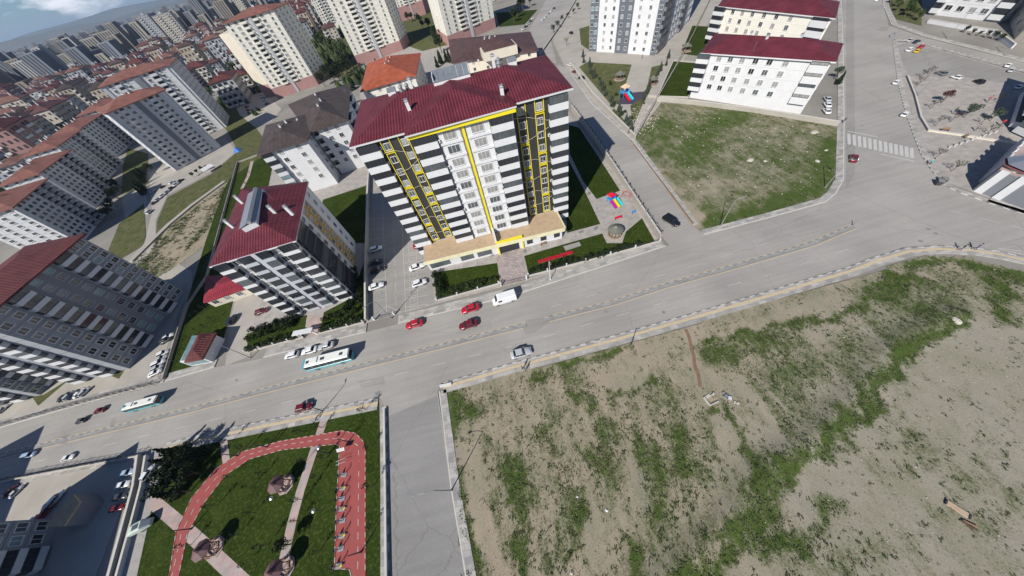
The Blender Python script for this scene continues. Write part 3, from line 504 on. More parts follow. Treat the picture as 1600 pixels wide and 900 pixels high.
def building(name, label, quad, h, n, wall, faces, roof=None, rh=2.5, base=.6, cat='building', group=None, over=.7, fasc=None, band=None, roofname='roof', parapet=False, chim=0, stripes=None, solar=None, gable=False, hand=None):
    q = [Vector(p) for p in quad]
    c = (q[0] + q[1]) / 2; root = empty(name, (c.x, c.y, 0)); tag(root, label, cat, group); B = Vector((c.x, c.y, 0)); fh = (h - base) / n
    loc = [p - c for p in q]
    m = MB(); m.prism([(p.x, p.y) for p in loc], -.3, h, 0)
    for i in range(4):      # floor bands, 3 cm proud of each face
        a, b = loc[i], loc[(i + 1) % 4]; u = (b - a); L = u.length; u /= L; nn = Vector((u.y, -u.x))
        if faces.get(i) is None: continue
        for k in range(1, n):
            z = base + k * fh; cc = (a + b) / 2 + nn * .015; m.obox((cc.x, cc.y), math.atan2(u.y, u.x), L - .02, .05, z - .1, z + .02, 1)
    m.build('wall', [wall, band or wall], root)
    wins = []
    for i, cols in faces.items():
        if not cols: continue
        a, b = q[i], q[(i + 1) % 4]; u = (b - a); L = u.length; u /= L; nn = Vector((u.y, -u.x)); rz = math.atan2(u.y, u.x) + math.pi   # local y must point outwards
        for col in cols:
            typ, f0, f1 = col[0], col[1], col[2]; o = col[3] if len(col) > 3 else {}
            wd = (f1 - f0) * L; mid = a + u * L * (f0 + f1) / 2
            if typ == 'P':      # painted panel standing 3-5 cm proud
                pm = MB(); e = o.get('d', .04); z0, z1 = o.get('z0', .02), o.get('z1', h - .02); cc = mid + nn * e / 2 - c; pm.obox((cc.x, cc.y), math.atan2(u.y, u.x), wd, e + .03, z0, z1, 0); pm.build(o.get('name', 'facade_panel'), [o['m']], root); continue
            for k in range(o.get('k0', 0), o.get('k1', n)):
                z = base + k * fh; gi = random.choice(GWT[o.get('g', 'res')])
                wins.append((typ, mid, nn, rz, wd, z, gi, o, fh))
    wins.sort(key=lambda t: (t[1].length_squared + (H - t[5]) ** 2))
    cnt = {'window': 0, 'balcony': 0}; extra = {}
    for typ, mid, nn, rz, wd, z, gi, o, fh in wins:
        out = o.get('out', 0.)
        if typ == 'W':
            ww = round(min(o.get('w', 1.5), wd), 2); hh = round(o.get('h', min(1.45, fh * .52)), 2); me = win_mesh(ww, hh, gi, o.get('fr'), o.get('s', 2)); zz = z + (fh - hh) * .55; lst = [('window', me)]
        elif typ == 'O': me = open_bal_mesh(round(wd, 2), round(fh, 2), o.get('d', 1.2), o.get('m', wall)); zz = z + .1; lst = [('balcony', me)]
        else: b1, b2 = bal_mesh(round(wd, 2), round(fh, 2), o.get('d', 1.1), gi, o.get('m', wall), round(fh * o.get('p', .42), 2)); zz = z + .02; lst = [('balcony', b1), ('glazing', b2)]
        p = mid + nn * (out + .02) - c
        if cnt[lst[0][0]] < 100:
            cnt[lst[0][0]] += 1; par = root
            for nm, me in lst:
                if par is root: ob = place(nm, me, root, (p.x, p.y, zz), rz); par = ob
                else: place(nm, me, par, (0, 0, 0))
        else:
            for nm, me in lst: extra.setdefault(lst[0][0], []).append((me, (p.x, p.y, zz), rz))
    for nm, L in extra.items():
        bm = bmesh.new(); mats = []
        for me, l, rz in L:
            s0 = len(bm.faces); bm.from_mesh(me); bm.faces.ensure_lookup_table(); nf = bm.faces[s0:]; vs = {v for f in nf for v in f.verts}; bmesh.ops.transform(bm, matrix=Matrix.Translation(l) @ Matrix.Rotation(rz, 4, 'Z'), verts=list(vs))
            for f in nf:
                mt = me.materials[f.material_index]
                if mt not in mats: mats.append(mt)
                f.material_index = mats.index(mt)
        me = bpy.data.meshes.new(nm); bm.to_mesh(me); bm.free()
        for mt in mats: me.materials.append(mt)
        tag(place(nm + '_group', me, root), kind='stuff')
    if roof:
        m = MB(); N, r0, r1 = hip(m, loc, h, rh, 0, over, 1 if fasc else None, gable=gable); ro = m.build(roofname, [roof] + ([fasc] if fasc else []), root)
        for i in range(chim):
            t = (i + .5) / chim; p = r0.lerp(r1, t) + (N[0] - r0).normalized() * (1.5 if i % 2 else -1.2); chimney(ro, p.x, p.y, h + rh * .75)
    elif parapet:
        m = MB()
        for i in range(4):
            a, b = loc[i], loc[(i + 1) % 4]; u = (b - a); L = u.length; u /= L; nn = Vector((u.y, -u.x)); cc = (a + b) / 2 - nn * .12; m.obox((cc.x, cc.y), math.atan2(u.y, u.x), L - (.0 if i % 2 else .48), .24, h, h + .8, 0)
        m.build('parapet', [wall], root)
    return root, c
def cols(k, a=0., b=1., typ='W', **o): 
    s = (b - a) / k; return [(typ, a + s * (i + .08), a + s * (i + .92), dict(o)) for i in range(k)]
# ---- main tower block: crimson roof, anthracite bays with yellow frames
MQ = [Vector((-23.4, 63.6)), Vector((21.6, 62.6)), Vector((23.0, 85.0)), Vector((-24.2, 89.0))]; MH = 33.4
root = empty('apartment_tower', (-1, 63, 0)); tag(root, 'ten storey block with crimson roof, white balconies and anthracite bays edged in yellow', 'apartment building'); BC = Vector((-1, 63))
mq = [p - BC for p in MQ]; m = MB(); m.prism([(p.x, p.y) for p in mq], -.3, MH, 0); m.build('wall', W1, root)
def fy(x): return MQ[0].y + (MQ[1].y - MQ[0].y) * (x - MQ[0].x) / (MQ[1].x - MQ[0].x)   # facade line
ARZ = math.atan2(MQ[1].y - MQ[0].y, MQ[1].x - MQ[0].x)
m = MB(); xa, xb = -11.6, 9.5; m.prism([(xa - BC.x, fy(xa) - 63 - 2.4), (xb - BC.x, fy(xb) - 63 - 2.4), (xb - BC.x, fy(xb) - 63 - .01), (xa - BC.x, fy(xa) - 63 - .01)], 3.6, MH - .4, 0); m.build('projecting_bay', W1, root)
NF, FB = 11, 1.2; FH = (MH - FB - .5) / NF
def mplace(nm, me, x, z, out, par=root): return place(nm, me, par, (x - BC.x + math.sin(ARZ) * out, fy(x) - out - BC.y, z), ARZ + math.pi)
def mpanel(nm, x0, x1, z0, z1, out, d, mt, par=root):
    m = MB(); xm = (x0 + x1) / 2; m.obox((xm - BC.x, fy(xm) - out - d / 2 - BC.y), ARZ, x1 - x0, d + .02, z0, z1, 0); return m.build(nm, mt, par)
for x0, x1 in ((-18.8, -11.75), (9.65, 17.4)): mpanel('dark_cladding', x0, x1, 4.1, MH - .38, 0, .25, W7)
for k in range(NF):
    z = FB + k * FH + .05
    for x0, x1, out, kk in ((-23.35, -18.85, 0, 0), (17.45, 21.55, 0, 0), (-11.5, -6.6, 2.4, 1), (4.6, 9.3, 2.4, 1)):
        if k < kk: continue
        wd = x1 - x0; b1, b2 = bal_mesh(round(wd, 2), round(FH, 2), 1.2, random.choice((0, 0, 0, 2)), W1, round(FH * .44, 2)); ob = mplace('balcony', b1, (x0 + x1) / 2, z, out); place('glazing', b2, ob, (0, 0, 0))
    if k > 0:
        for x in (-3.9, 1.9): mplace('window', win_mesh(2.5, 1.6, random.choice((1, 1, 2)), None, 3), x, z + .75, 2.4 + (.5 if x > 0 else .5))
        for x0, x1 in ((-6.3, -1.6), (-.5, 4.5)):
            mpanel('balcony_slab', x0, x1, z - .12, z + .32, 2.4, .75, W1)
        for x in (-17.3, -13.5, 11.6, 15.5): mplace('window', win_mesh(1.25, 1.3, random.choice((0, 2, 2, 1)), W5, 2), x, z + .75, .26)
mpanel('bay_wall', -6.3, -1.7, 3.7, MH - .42, 2.4, .48, W1); mpanel('bay_wall', -.45, 4.45, 3.7, MH - .42, 2.4, .48, W1)
mpanel('yellow_stripe', -1.25, -.75, 3.7, MH - .45, 2.4, .6, W8)
def yframe(x, k0, k1, wd=2.0):
    m = MB(); z0 = FB + k0 * FH + .35; z1 = FB + k1 * FH + .12; y = fy(x) - BC.y; t = .13
    for a, b, c_, d_ in ((x - wd / 2, x - wd / 2 + t, z0, z1), (x + wd / 2 - t, x + wd / 2, z0, z1), (x - wd / 2 + t, x + wd / 2 - t, z0, z0 + t), (x - wd / 2 + t, x + wd / 2 - t, z1 - t, z1)): m.box(a - BC.x, b - BC.x, y - .5, y - .24, c_, d_)
    m.build('yellow_frame', W8, root)
for x, sg in ((-17.3, ((1, 3), (3, 6), (6, 7), (7, 10), (10, 11))), (-13.5, ((1, 2), (2, 5), (5, 6), (6, 8), (8, 11))), (11.6, ((1, 2), (2, 5), (5, 6), (6, 8), (8, 11))), (15.5, ((1, 3), (3, 6), (6, 7), (7, 10), (10, 11)))):
    for a, b in sg: yframe(x, a, b)
m = MB()       # thin pale lines branching over the dark bays
for x0, x1 in ((-18.6, -11.9), (9.8, 17.2)):
    for z0, s in ((30.5, -1), (25.5, 1), (21, -1), (15.5, 1), (12, -1), (7.5, 1)):
        xm = (x0 + x1) / 2 + random.uniform(-1, 1); zb = z0 + random.uniform(-.8, .8)
        for p, q_ in (((x0, z0), (xm, zb)), ((xm, zb), (x1, zb + 1.6 * s))): m.tube((p[0] - BC.x, fy(p[0]) - .68 - BC.y, p[1]), (q_[0] - BC.x, fy(q_[0]) - .68 - BC.y, q_[1]), .035, k=4)
m.build('branching_line', mat('pale line', (.6, .52, .4), .7, var=0), root)
mpanel('yellow_fascia', -12.1, 10.0, MH - .55, MH + .55, 3.2, .5, W8)
# side and rear windows
for i, ks in ((1, (5, 11, 17)), (3, (4, 10, 16, 21))):
    a, b = MQ[i], MQ[(i + 1) % 4]; u = (b - a).normalized(); nn = Vector((u.y, -u.x))
    for k in range(NF):
        for s in ks: p = a + u * s + nn * .02 - BC; place('window', win_mesh(1.5, 1.45, random.choice((0, 1, 2))), root, (p.x, p.y, FB + k * FH + .75), math.atan2(u.y, u.x) + math.pi)
m = MB(); N, r0, r1 = hip(m, [(p.x, p.y) for p in mq], MH, 3.1, 0, 1.0, 1)
def rface(pts):
    a, b = Vector(pts[0]), Vector(pts[1]); u = (b - a).normalized(); v = Vector(pts[2]) - b; v = (v - u * v.dot(u)).normalized(); m.poly(pts, 0, [((Vector(p) - a).dot(u), (Vector(p) - a).dot(v)) for p in pts])
cxl, cxr, cyf = -12.3 + 1, 10.2 + 1, 59.0 - 63; zt = MH + .56; apx = ((cxl + cxr) / 2, 68.6 - 63, MH + 3.35)
rface([(cxl, cyf, zt), (cxr, cyf, zt), apx]); rface([(cxr, cyf, zt), (cxr, 12, zt), (apx[0], 12.5, MH + 3.35), apx]); rface([(cxl, 12, zt), (cxl, cyf, zt), apx, (apx[0], 12.5, MH + 3.35)])
m.box(cxl, cxr, cyf, 2, zt - .3, zt - .004, 1)
rf = m.build('roof', [R_RED, W5], root)
def rz_(x, y): # roof height at local point (approx.)
    yy = y + 63; t = min((yy - 62) / 13.5, (90 - yy) / 13.5, (x + BC.x + 25.2) / 11.5, (23.5 - x - BC.x) / 11.5); return MH + 3.1 * max(0, min(1, t))
for (px, py) in ((635, 160), (782, 130), (600, 100), (686, 108), (628, 145), (770, 92), (636, 138), (640, 128)):
    p = g(px, py, MH + 3) - BC
    if (px, py) in ((635, 160), (782, 130), (640, 128), (770, 92)): chimney(rf, p.x, p.y, rz_(p.x, p.y) + .2, 1.9, s=.9)
def turb():
    m = MB(); m.tube((0, 0, 0), (0, 0, .9), .42, .42, 10); m.cone((0, 0), .62, .9, 1.5, 12); return mkmesh(m, 'roof_ventilator', [M_STEEL])
for (px, py) in ((628, 143), (636, 137), (780, 105), (778, 93), (702, 105)): p = g(px, py, MH + 3.) - BC; place('roof_ventilator', cached('turb', turb), rf, (p.x, p.y, rz_(p.x, p.y) - .1))
def hatch():
    m = MB(); m.box(-.9, .9, -.7, .7, -.5, .5, 0); m.poly([(-1, -.8, .5), (1, -.8, .5), (1, .8, 1.), (-1, .8, 1.)], 1); m.poly([(-1, .8, .5), (1, .8, .5), (1, .8, 1.), (-1, .8, 1.)], 0); m.poly([(1, -.8, .5), (1, .8, .5), (1, .8, 1)], 0); m.poly([(-1, -.8, .5), (-1, .8, 1), (-1, .8, .5)], 0); return mkmesh(m, 'roof_hatch', [W1, M_STEEL])
for (px, py) in ((612, 143), (800, 96)): p = g(px, py, MH + 3.) - BC; place('roof_hatch', cached('hatch', hatch), rf, (p.x, p.y, rz_(p.x, p.y)))
# solar panel bank on the ridge
p0, p1 = g(677, 129, MH + 3.6) - BC, g(734, 114, MH + 3.6) - BC; u = (p1 - p0); L = u.length; a_ = math.atan2(u.y, u.x)
m = MB(); m.box(0, L, 0, .15, -1.5, .05, 0); m.box(0, .15, .15, 3.4, -1.5, 1.2, 0); m.box(L - .15, L, .15, 3.4, -1.5, 1.2, 0); so = m.build('solar_frame', W1, rf, (p0.x, p0.y, MH + 3.5)); so.rotation_euler = (0, 0, a_)
m = MB()
for i in range(6):
    for j in range(2):
        x0, x1 = -.15 + i * (L + .3) / 6, -.15 + (i + 1) * (L + .3) / 6 - .06; y0, y1 = -.1 + j * 1.85, -.1 + (j + 1) * 1.85 - .05; z0, z1 = .12 + y0 * .35, .12 + y1 * .35
        m.v += [(x0, y0, z0), (x1, y0, z0), (x1, y1, z1), (x0, y1, z1), (x0, y0, z0 - .1), (x1, y0, z0 - .1), (x1, y1, z1 - .1), (x0, y1, z1 - .1)]; b = len(m.v) - 8
        for f in ((0, 1, 2, 3), (7, 6, 5, 4), (0, 4, 5, 1), (1, 5, 6, 2), (2, 6, 7, 3), (3, 7, 4, 0)): m.f.append(tuple(b + q for q in f)); m.m.append(0)
m.build('solar_panel', M_SOLAR, so)
def acm():
    q = MB(); q.box(-.42, .42, 0, .32, 0, .6, 0); q.tube((0, .33, .3), (0, .35, .3), .24, k=10, mi=1); return mkmesh(q, 'air_conditioner', [W1, FRD])
AC = cached('ac', acm); RA = random.Random(5)
for k in range(1, NF):
    for x in (-6.45, 4.6, -19.0, 17.35):
        if RA.random() < .45: mplace('air_conditioner', AC, x + RA.uniform(-.1, .1), FB + k * FH + RA.uniform(.6, 1.2), 2.4 + .6 if -10 < x < 8 else .1)
# podium with entrance
m = MB(); m.prism([(-21 + 1, 56.2 - 63), (17.4 + 1, 54.7 - 63), (17.4 + 1, 62.6 - 63), (-21 + 1, 63.3 - 63)], 0, 3.55, 0); po = m.build('podium', W1, root)
m = MB(); m.prism([(-21.4 + 1, 55.7 - 63), (17.9 + 1, 54.1 - 63), (17.9 + 1, 62.4 - 63), (-21.4 + 1, 63.2 - 63)], 3.56, 3.9, 0, top=0); m.build('terrace_roof', [M_GRV], po)
m = MB(); m.prism([(-21.5 + 1, 55.3 - 63), (18 + 1, 53.7 - 63), (18 + 1, 54.05 - 63), (-21.5 + 1, 55.65 - 63)], 3.3, 4.25, 0); m.prism([(18.0 + 1, 54.1 - 63), (18.3 + 1, 54.1 - 63), (18.3 + 1, 62.4 - 63), (18 + 1, 62.4 - 63)], 3.4, 4.25, 0); m.build('cornice', W12, po)
m = MB()
def py_(x): return 56.2 - 1.5 * (x + 21) / 38.4 - 63
for x0, x1, z0, z1 in ((-20.4, -12, .7, 3.), (-11.6, -7.2, .7, 3.), (-6.8, -1.6, .7, 3.)): m.box(x0 + 1, x1 + 1, py_((x0 + x1) / 2) - .06, py_((x0 + x1) / 2) + .5, z0, z1)
m.build('shop_window', [GL3], po)
for x in (8.2, 12.1, 15.9): place('window', win_mesh(1.5, 1.4, 0, FRD), po, (x + 1, py_(x) - .03, 1.2), math.pi)
m = MB()
for x0, x1, z0, z1, y0, y1 in ((-.9, -.5, 0, 4.5, -.5, .3), (6., 6.4, 0, 4.5, -.5, .3), (-.5, 6., 4.15, 4.5, -.5, .3)): m.box(x0 + 1, x1 + 1, py_(2.6) + y0, py_(2.6) + y1, z0, z1)
m.build('entrance_portal', W8, po); m = MB(); m.box(.2, 6.2, py_(2.6) - .1, py_(2.6) + .4, 0, 3.2); m.build('entrance_door', GL, po)
m = MB(); m.prism([(-1.1 + 1, py_(-1) + .1), (-.6 + 1, py_(-1) + .1), (-.6 + 1, -2.7), (-1.1 + 1, -2.7)], 3.9, 5.6); m.build('dividing_wall', W1, po)
# ---- building two (crimson hipped roof, dark glazed balconies, ochre side)
Q2 = [(-61, 53.6), (-43.3, 54.4), (-46.6, 79), (-66.5, 85)]
f0 = [('B', .0, .17, dict(m=W1, g='dark', p=.27)), ('W', .19, .30, dict(w=1.9, h=1.5, s=3, g='lit')), ('B', .31, .47, dict(m=W3, g='dark', p=.27)), ('P', .475, .53, dict(m=W3, d=.9, name='pilaster')), ('B', .535, .68, dict(m=W3, g='dark', p=.27)), ('W', .69, .80, dict(w=1.9, h=1.5, s=3, g='lit')), ('B', .81, 1., dict(m=W1, g='dark', p=.27))]
r2, c2 = building('apartment_block', 'smaller crimson roofed block with black glazed balconies and an ochre panel on its side', Q2, 22, 8, W5, {0: f0, 1: [('B', .02, .3, dict(m=W7, g='dark', d=.8, p=.2)), ('W', .36, .42, {}), ('P', .48, .72, dict(m=W10)), ('W', .5, .56, dict(out=.05)), ('W', .63, .69, dict(out=.05)), ('P', .74, .98, dict(m=W1)), ('W', .82, .88, dict(out=.05))], 3: cols(4)}, R_RED, 3.2, band=W9, fasc=W1)
rr = [o for o in COL.objects if o.parent == r2 and o.name.startswith('roof')][0]
a, b = g(385, 350, 25.5) - c2, g(400, 300, 25) - c2; u = b - a; L = u.length; a_ = math.atan2(u.y, u.x)
m = MB(); m.prism([(0, -1.6), (L, -1.6), (L, 1.6), (0, 1.6)], -1.6, .55, 0); d_ = m.build('roof_dormer', W1, rr, (a.x, a.y, 24.6)); d_.rotation_euler = (0, 0, a_)
m = MB(); m.poly([(-.2, -1.9, .56), (L + .2, -1.9, .56), (L + .2, -.1, .9), (-.2, -.1, .9)]); m.poly([(-.2, .1, .9), (L + .2, .1, .9), (L + .2, 1.9, .56), (-.2, 1.9, .56)]); m.tube((0, -.6, 1.1), (L, -.6, 1.1), .45, k=8, mi=0); m.build('water_tank', M_STEEL, d_)
for px, py in ((425, 328), (358, 350), (450, 328), (373, 312)): p = g(px, py, 24.5) - c2; chimney(rr, p.x, p.y, 24.1, 1.7)
# ---- brown roofed pair behind
WB = dict(g='res')
building('apartment_block', 'white house with dark brown roof, its left wing, in front of the cream tower', [(-77, 120), (-60, 121.5), (-61.5, 150), (-84, 150)], 18.6, 5, W1, {0: [('B', .0, .22, dict(m=W5, g='teal')), ('W', .3, .45, WB), ('W', .7, .85, WB)], 1: cols(3), 3: cols(3)}, R_BRN, 2.6, base=3.5, chim=2, over=1.2)
building('apartment_block', 'white house with dark brown roof, its right wing behind the crimson roofed tower', [(-59.5, 129), (-46, 131), (-52, 178), (-80, 172)], 18.6, 5, W1, {0: [('O', .0, .16, {}), ('W', .3, .45, WB), ('W', .6, .75, WB)], 1: [('O', .1, .3, {}), ('W', .4, .5, {}), ('O', .6, .8, {})]}, R_BRN, 3.2, base=3.5, chim=3, over=1.2)
building('apartment_block', 'low house with bright orange tiled hipped roof behind the crimson roof', [(-48, 183), (-20, 185), (-17, 226), (-50, 236)], 14, 4, W2, {0: cols(5), 1: cols(5)}, R_ORA, 4.5, chim=4, over=1.2)
q = [g(708, 98, 12), g(838, 78, 12), g(826, 50, 12), g(703, 62, 12)]
rb, cb = building('apartment_block', 'low building with purplish brown roof and pink dormer behind the crimson roof', q, 12, 4, W9, {0: cols(6), 3: cols(4)}, R_PUR, 3.5, chim=5, over=1.)
m = MB(); p = g(778, 75, 15) - cb; m.prism([(p.x - 9, p.y - 6), (p.x + 9, p.y - 7), (p.x + 9, p.y + 6), (p.x - 9, p.y + 6)], 12.1, 15.8, 0); hip(m, [(p.x - 8, p.y - 5), (p.x + 8, p.y - 6), (p.x + 8, p.y + 5), (p.x - 8, p.y + 5)], 16.2, 1.5, 1, .2); m.build('roof_dormer', [W9, R_PUR], rb)
# ---- cream towers
def tower_cols(): return [('W', .03, .13, dict(w=1.3)), ('W', .16, .27, dict(w=2., s=3)), ('O', .30, .41, dict(m=W2, d=.9)), ('W', .43, .47, dict(w=.9)), ('P', .475, .525, dict(m=W3, d=.5, name='stair_shaft')), ('O', .54, .65, dict(m=W2, d=.9)), ('W', .68, .8, dict(w=2., s=3)), ('W', .85, .96, dict(w=1.3))]
def cream(label, quad, h, n, roof, base=6.5, wall=W2, brick=True, f1=4, f3=3):
    r, c = building('apartment_tower', label, quad, h, n, wall, {0: tower_cols(), 1: cols(f1, g='dark'), 3: cols(f3)}, roof, 3., base=base, cat='apartment building', group='cream apartment towers', chim=2, over=.9, band=W9)
    if brick:
        m = MB(); q = [Vector(p) - c for p in quad]; e = sum(q, Vector((0, 0))) / 4; q = [e + (p - e) * 1.006 for p in q]; m.prism([(p.x, p.y) for p in q], -.2, base, 0); m.build('plinth', W6, r)
    return r, c
r, c = cream('cream tower with faded orange roof, leftmost of the cream towers', [(-137, 283), (-106, 291), (-101, 314), (-138, 318)], 43.5, 14, R_ORA2)
m = MB(); q = [Vector(p) - c for p in ((-151, 296), (-137.3, 291), (-138.3, 317), (-153, 322))]; m.prism([(p.x, p.y) for p in q], 0, 38.5, 0); m.prism([(p.x * 1.004, p.y * 1.004) for p in q], 0, 8, 1); m.build('stepped_wing', [W9, W6], r)
cream('cream tower rising out of frame behind the orange roofed house', [(-76, 318), (-37, 329), (-31, 352), (-79, 352)], 48, 16, R_ORA2)
cream('cream and pink tower rising out of frame above the purplish brown roof', [(3.5, 297), (46, 317), (44, 345), (-4, 338)], 48, 16, R_ORA2)
cream('distant cream tower wing left of the second cream tower', [(-152, 556), (-130, 562), (-124, 590), (-156, 590)], 48, 15, R_ORA2, brick=False)
q = [g(628, 34), g(666, 22), g(676, 16), g(634, 24)]; cream('pink and cream tower between the two taller cream towers', q, 45, 14, R_ORA2, base=12)
# ---- blue-white tower
fb = [('P', .0, .13, dict(m=W13, d=.1)), ('W', .01, .055, dict(w=1.6, g='teal', out=.12)), ('W', .07, .12, dict(w=1.6, g='teal', out=.12)), ('P', .42, .62, dict(m=W13, d=.12)), ('W', .19, .27, dict(w=1.3)), ('W', .31, .39, dict(w=1.3)), ('W', .44, .51, dict(w=1.4, out=.12, g='lit')), ('W', .54, .61, dict(w=1.4, out=.12, g='lit')), ('W', .67, .75, dict(w=1.3)), ('W', .80, .88, dict(w=1.3)), ('P', .935, 1., dict(m=W13, d=.12)), ('W', .945, .995, dict(w=1.6, g='dark', out=.14))]
building('apartment_tower', 'white tower with slate grey stripe and grey sides, rising out of frame at the top', [(81.8, 198), (104.5, 165), (146, 202), (122, 236)], 42, 13, W1, {0: fb, 1: [('B', s, s + .1, dict(m=W4, g='dark', d=.9)) for s in (.02, .13)] + cols(4, .25, .6, g='dark') + [('B', .62, .72, dict(m=W4, g='dark', d=.9))] + cols(4, .74, 1., g='dark'), 3: cols(5, .5, 1., g='teal', fr=W3) + [('P', .5, 1., dict(m=W11))]}, None, parapet=True, cat='apartment building')
# ---- white blocks with crimson roofs, right
SQ = [(90.8, 112.5), (110.6, 81.4), (121.5, 90.5), (105, 126)]
fw = [('B', -.035, .08, dict(m=W1, g='dark', d=1.3, k0=0)), *[('W', s, s + .06, dict(w=1.5, h=1.5, g='lit')) for s in (.13, .23, .33, .44, .55, .67)], ('B', .87, .99, dict(m=W1, g='res', d=.9, p=.62))]
building('apartment_block', 'white block with wide crimson roof beside the grassy vacant lot', SQ, 14.6, 4, W1, {0: fw, 1: cols(3), 3: [('B', .5, .95, dict(m=W5, g='dark'))]}, R_RED, 2.8, base=3., chim=3, over=.8, fasc=W1, band=W5)
q = [g(1125, 9, 14.6), g(1302, 27, 14.6), g(1302, 27, 14.6) + Vector((14, 13)), g(1125, 9, 14.6) + Vector((14, 14))]
building('apartment_block', 'white block with crimson roof cut by the top edge', q, 14.6, 4, W2, {0: fw}, R_RED, 2.8, base=3., over=.8, fasc=W1)
# ---- top right
a, b = g(1451, 22), g(1562, 35); u = (b - a).normalized(); nn = Vector((-u.y, u.x))
building('apartment_block', 'white block with barred windows and a low white terrace wall, top right corner', [a, b, b + nn * 22, a + nn * 22], 24, 7, W1, {0: [('B', .0, .12, dict(m=W1, g='dark')), ('W', .16, .26, dict(w=2.2)), ('W', .33, .43, dict(w=2.)), ('W', .5, .6, dict(w=2.)), ('W', .66, .76, dict(w=2.)), ('B', .83, 1., dict(m=W1, g='dark'))], 1: cols(4, g='dark'), 3: [('B', .3, .9, dict(m=W4, g='dark'))]}, R_RED, base=.8)
a, b = g(1585, 62), g(1690, 100); nn = Vector(((b - a).y, -(b - a).x)).normalized() * -1
building('apartment_block', 'shaded block with red brown base cut by the right edge, top right', [a, b, b + Vector((30, 10)), a + Vector((22, 18))], 22, 7, W9, {0: cols(3, g='dark'), 3: cols(4, g='dark')}, R_MAR)
# pavilion with metal pyramid roof, right edge
pv = [g(1519, 297), g(1600, 328), g(1690, 300), g(1580, 232)]; c = pv[0]; root = empty('market_pavilion', (c.x, c.y, 0)); tag(root, 'low pavilion with white pilasters and silver pyramid roof at the right edge', 'building')
q = [p - c for p in ccw(pv)]; m = MB(); m.prism([(p.x, p.y) for p in q], 0, 5, 0, top=1); m.build('wall', [W4, M_PINK], root)
for i in range(4):
    a, b = q[i], q[(i + 1) % 4]; L = (b - a).length; u = (b - a) / L; nn = Vector((u.y, -u.x))
    for k in range(int(L / 3)):
        p = a + u * (1 + k * 3) + nn * .12; m = MB(); m.obox((p.x, p.y), math.atan2(u.y, u.x), 1.3, .3, 0, 5.4); m.build('pilaster', W1, root)
p = g(1618, 256, 6) - c; m = MB(); m.prism([(p.x + 3.6 * math.cos(t * .785), p.y + 3.6 * math.sin(t * .785)) for t in range(8)], 5.003, 5.5); m.build('drum', W9, root); m = MB(); m.cone((p.x, p.y), 3.9, 5.9, 8.2, 8, 0, rot=.3); m.build('roof', mat('roof metal', (.5, .52, .54), .3, .7, var=.05), root); m = MB(); m.cone((p.x, p.y), 4.1, 5.5, 5.88, 8, 0, rot=.3); m.build('eave', mat('pavilion eave', (.2, .07, .07), .7), root)
a = g(1582, 205); building('apartment_block', 'striped building with red awnings cut by the right edge above the pavilion', [a, g(1660, 240), g(1760, 200), g(1600, 150)], 9, 3, W1, {0: [('B', .05, .95, dict(m=W1, g='dark'))], 3: [('B', .05, .95, dict(m=W1, g='dark'))]}, R_MAR, 2, base=.5)
# ---- slate grey slab blocks, left
def slab(label, quad, h, n, flip=0):
    w = dict(w=1.7, h=1.3, s=3, g='teal', fr=W3)
    f = [('W', .02, .1, dict(g='dark')), ('W', .13, .2, dict(g='dark')), ('B', .22, .36, dict(m=W5, g='dark', p=.36)), ('P', .385, .64, dict(m=W4)), ('W', .4, .5, dict(w, out=.04)), ('W', .54, .63, dict(w, out=.04)), ('B', .66, .8, dict(m=W5, g='dark', p=.36)), ('W', .84, .9, dict(g='teal')), ('W', .92, .985, dict(g='dark'))]
    return building('apartment_block', label, quad, h, n, W11, {0: f, 3: [('B', .1, .3, dict(m=W5, g='dark')), ('B', .6, .8, dict(m=W5, g='dark'))], 1: [('B', .15, .35, dict(m=W5, g='dark')), ('B', .6, .8, dict(m=W5, g='dark'))]}, R_MAR, 1.6, base=.6, group='slate grey slab blocks', band=W4, over=1.)
slab('large slate grey slab block with flat red brown roof, left edge above the road', [(-106.5, 50.5), (-104.5, 77), (-121, 79), (-122.5, 51)], 25, 11)
slab('slate grey slab block cut by the left edge, below the larger slate slab', [g(64, 617), g(116, 562), g(116, 562) + Vector((-16, 3)), g(64, 617) + Vector((-14, 1))], 25, 11)
slab('slate grey slab block in the bottom left corner', [(-90.5, -8), (-99.5, 17.0), (-113, 10), (-104, -14)], 10.5, 4)
slab('slate grey slab block outside the left edge, casting shadow over the road', [(-124, 2), (-134, 25), (-152, 18), (-142, -6)], 14, 6)
# low terrace building in front of the bottom-left block
pts = [g(75, 823), g(97, 822), g(103, 800), g(125, 776), g(120, 770), g(108, 778)]; tq = ccw([g(72, 823, 3.2), g(103, 822, 3.2), g(128, 785, 3.2), g(118, 773, 3.2)]); c = tq[0]; root = empty('annex', (c.x, c.y, 0)); tag(root, 'single storey annex with tan gravel roof in the bottom left car park', 'building')
m = MB(); m.prism([(p.x - c.x, p.y - c.y) for p in tq], 0, 3.2, 0); m.build('wall', W4, root); m = MB(); m.prism([((p.x - c.x) , (p.y - c.y)) for p in tq], 3.203, 3.5, 0); m.build('terrace_roof', M_GRV, root)
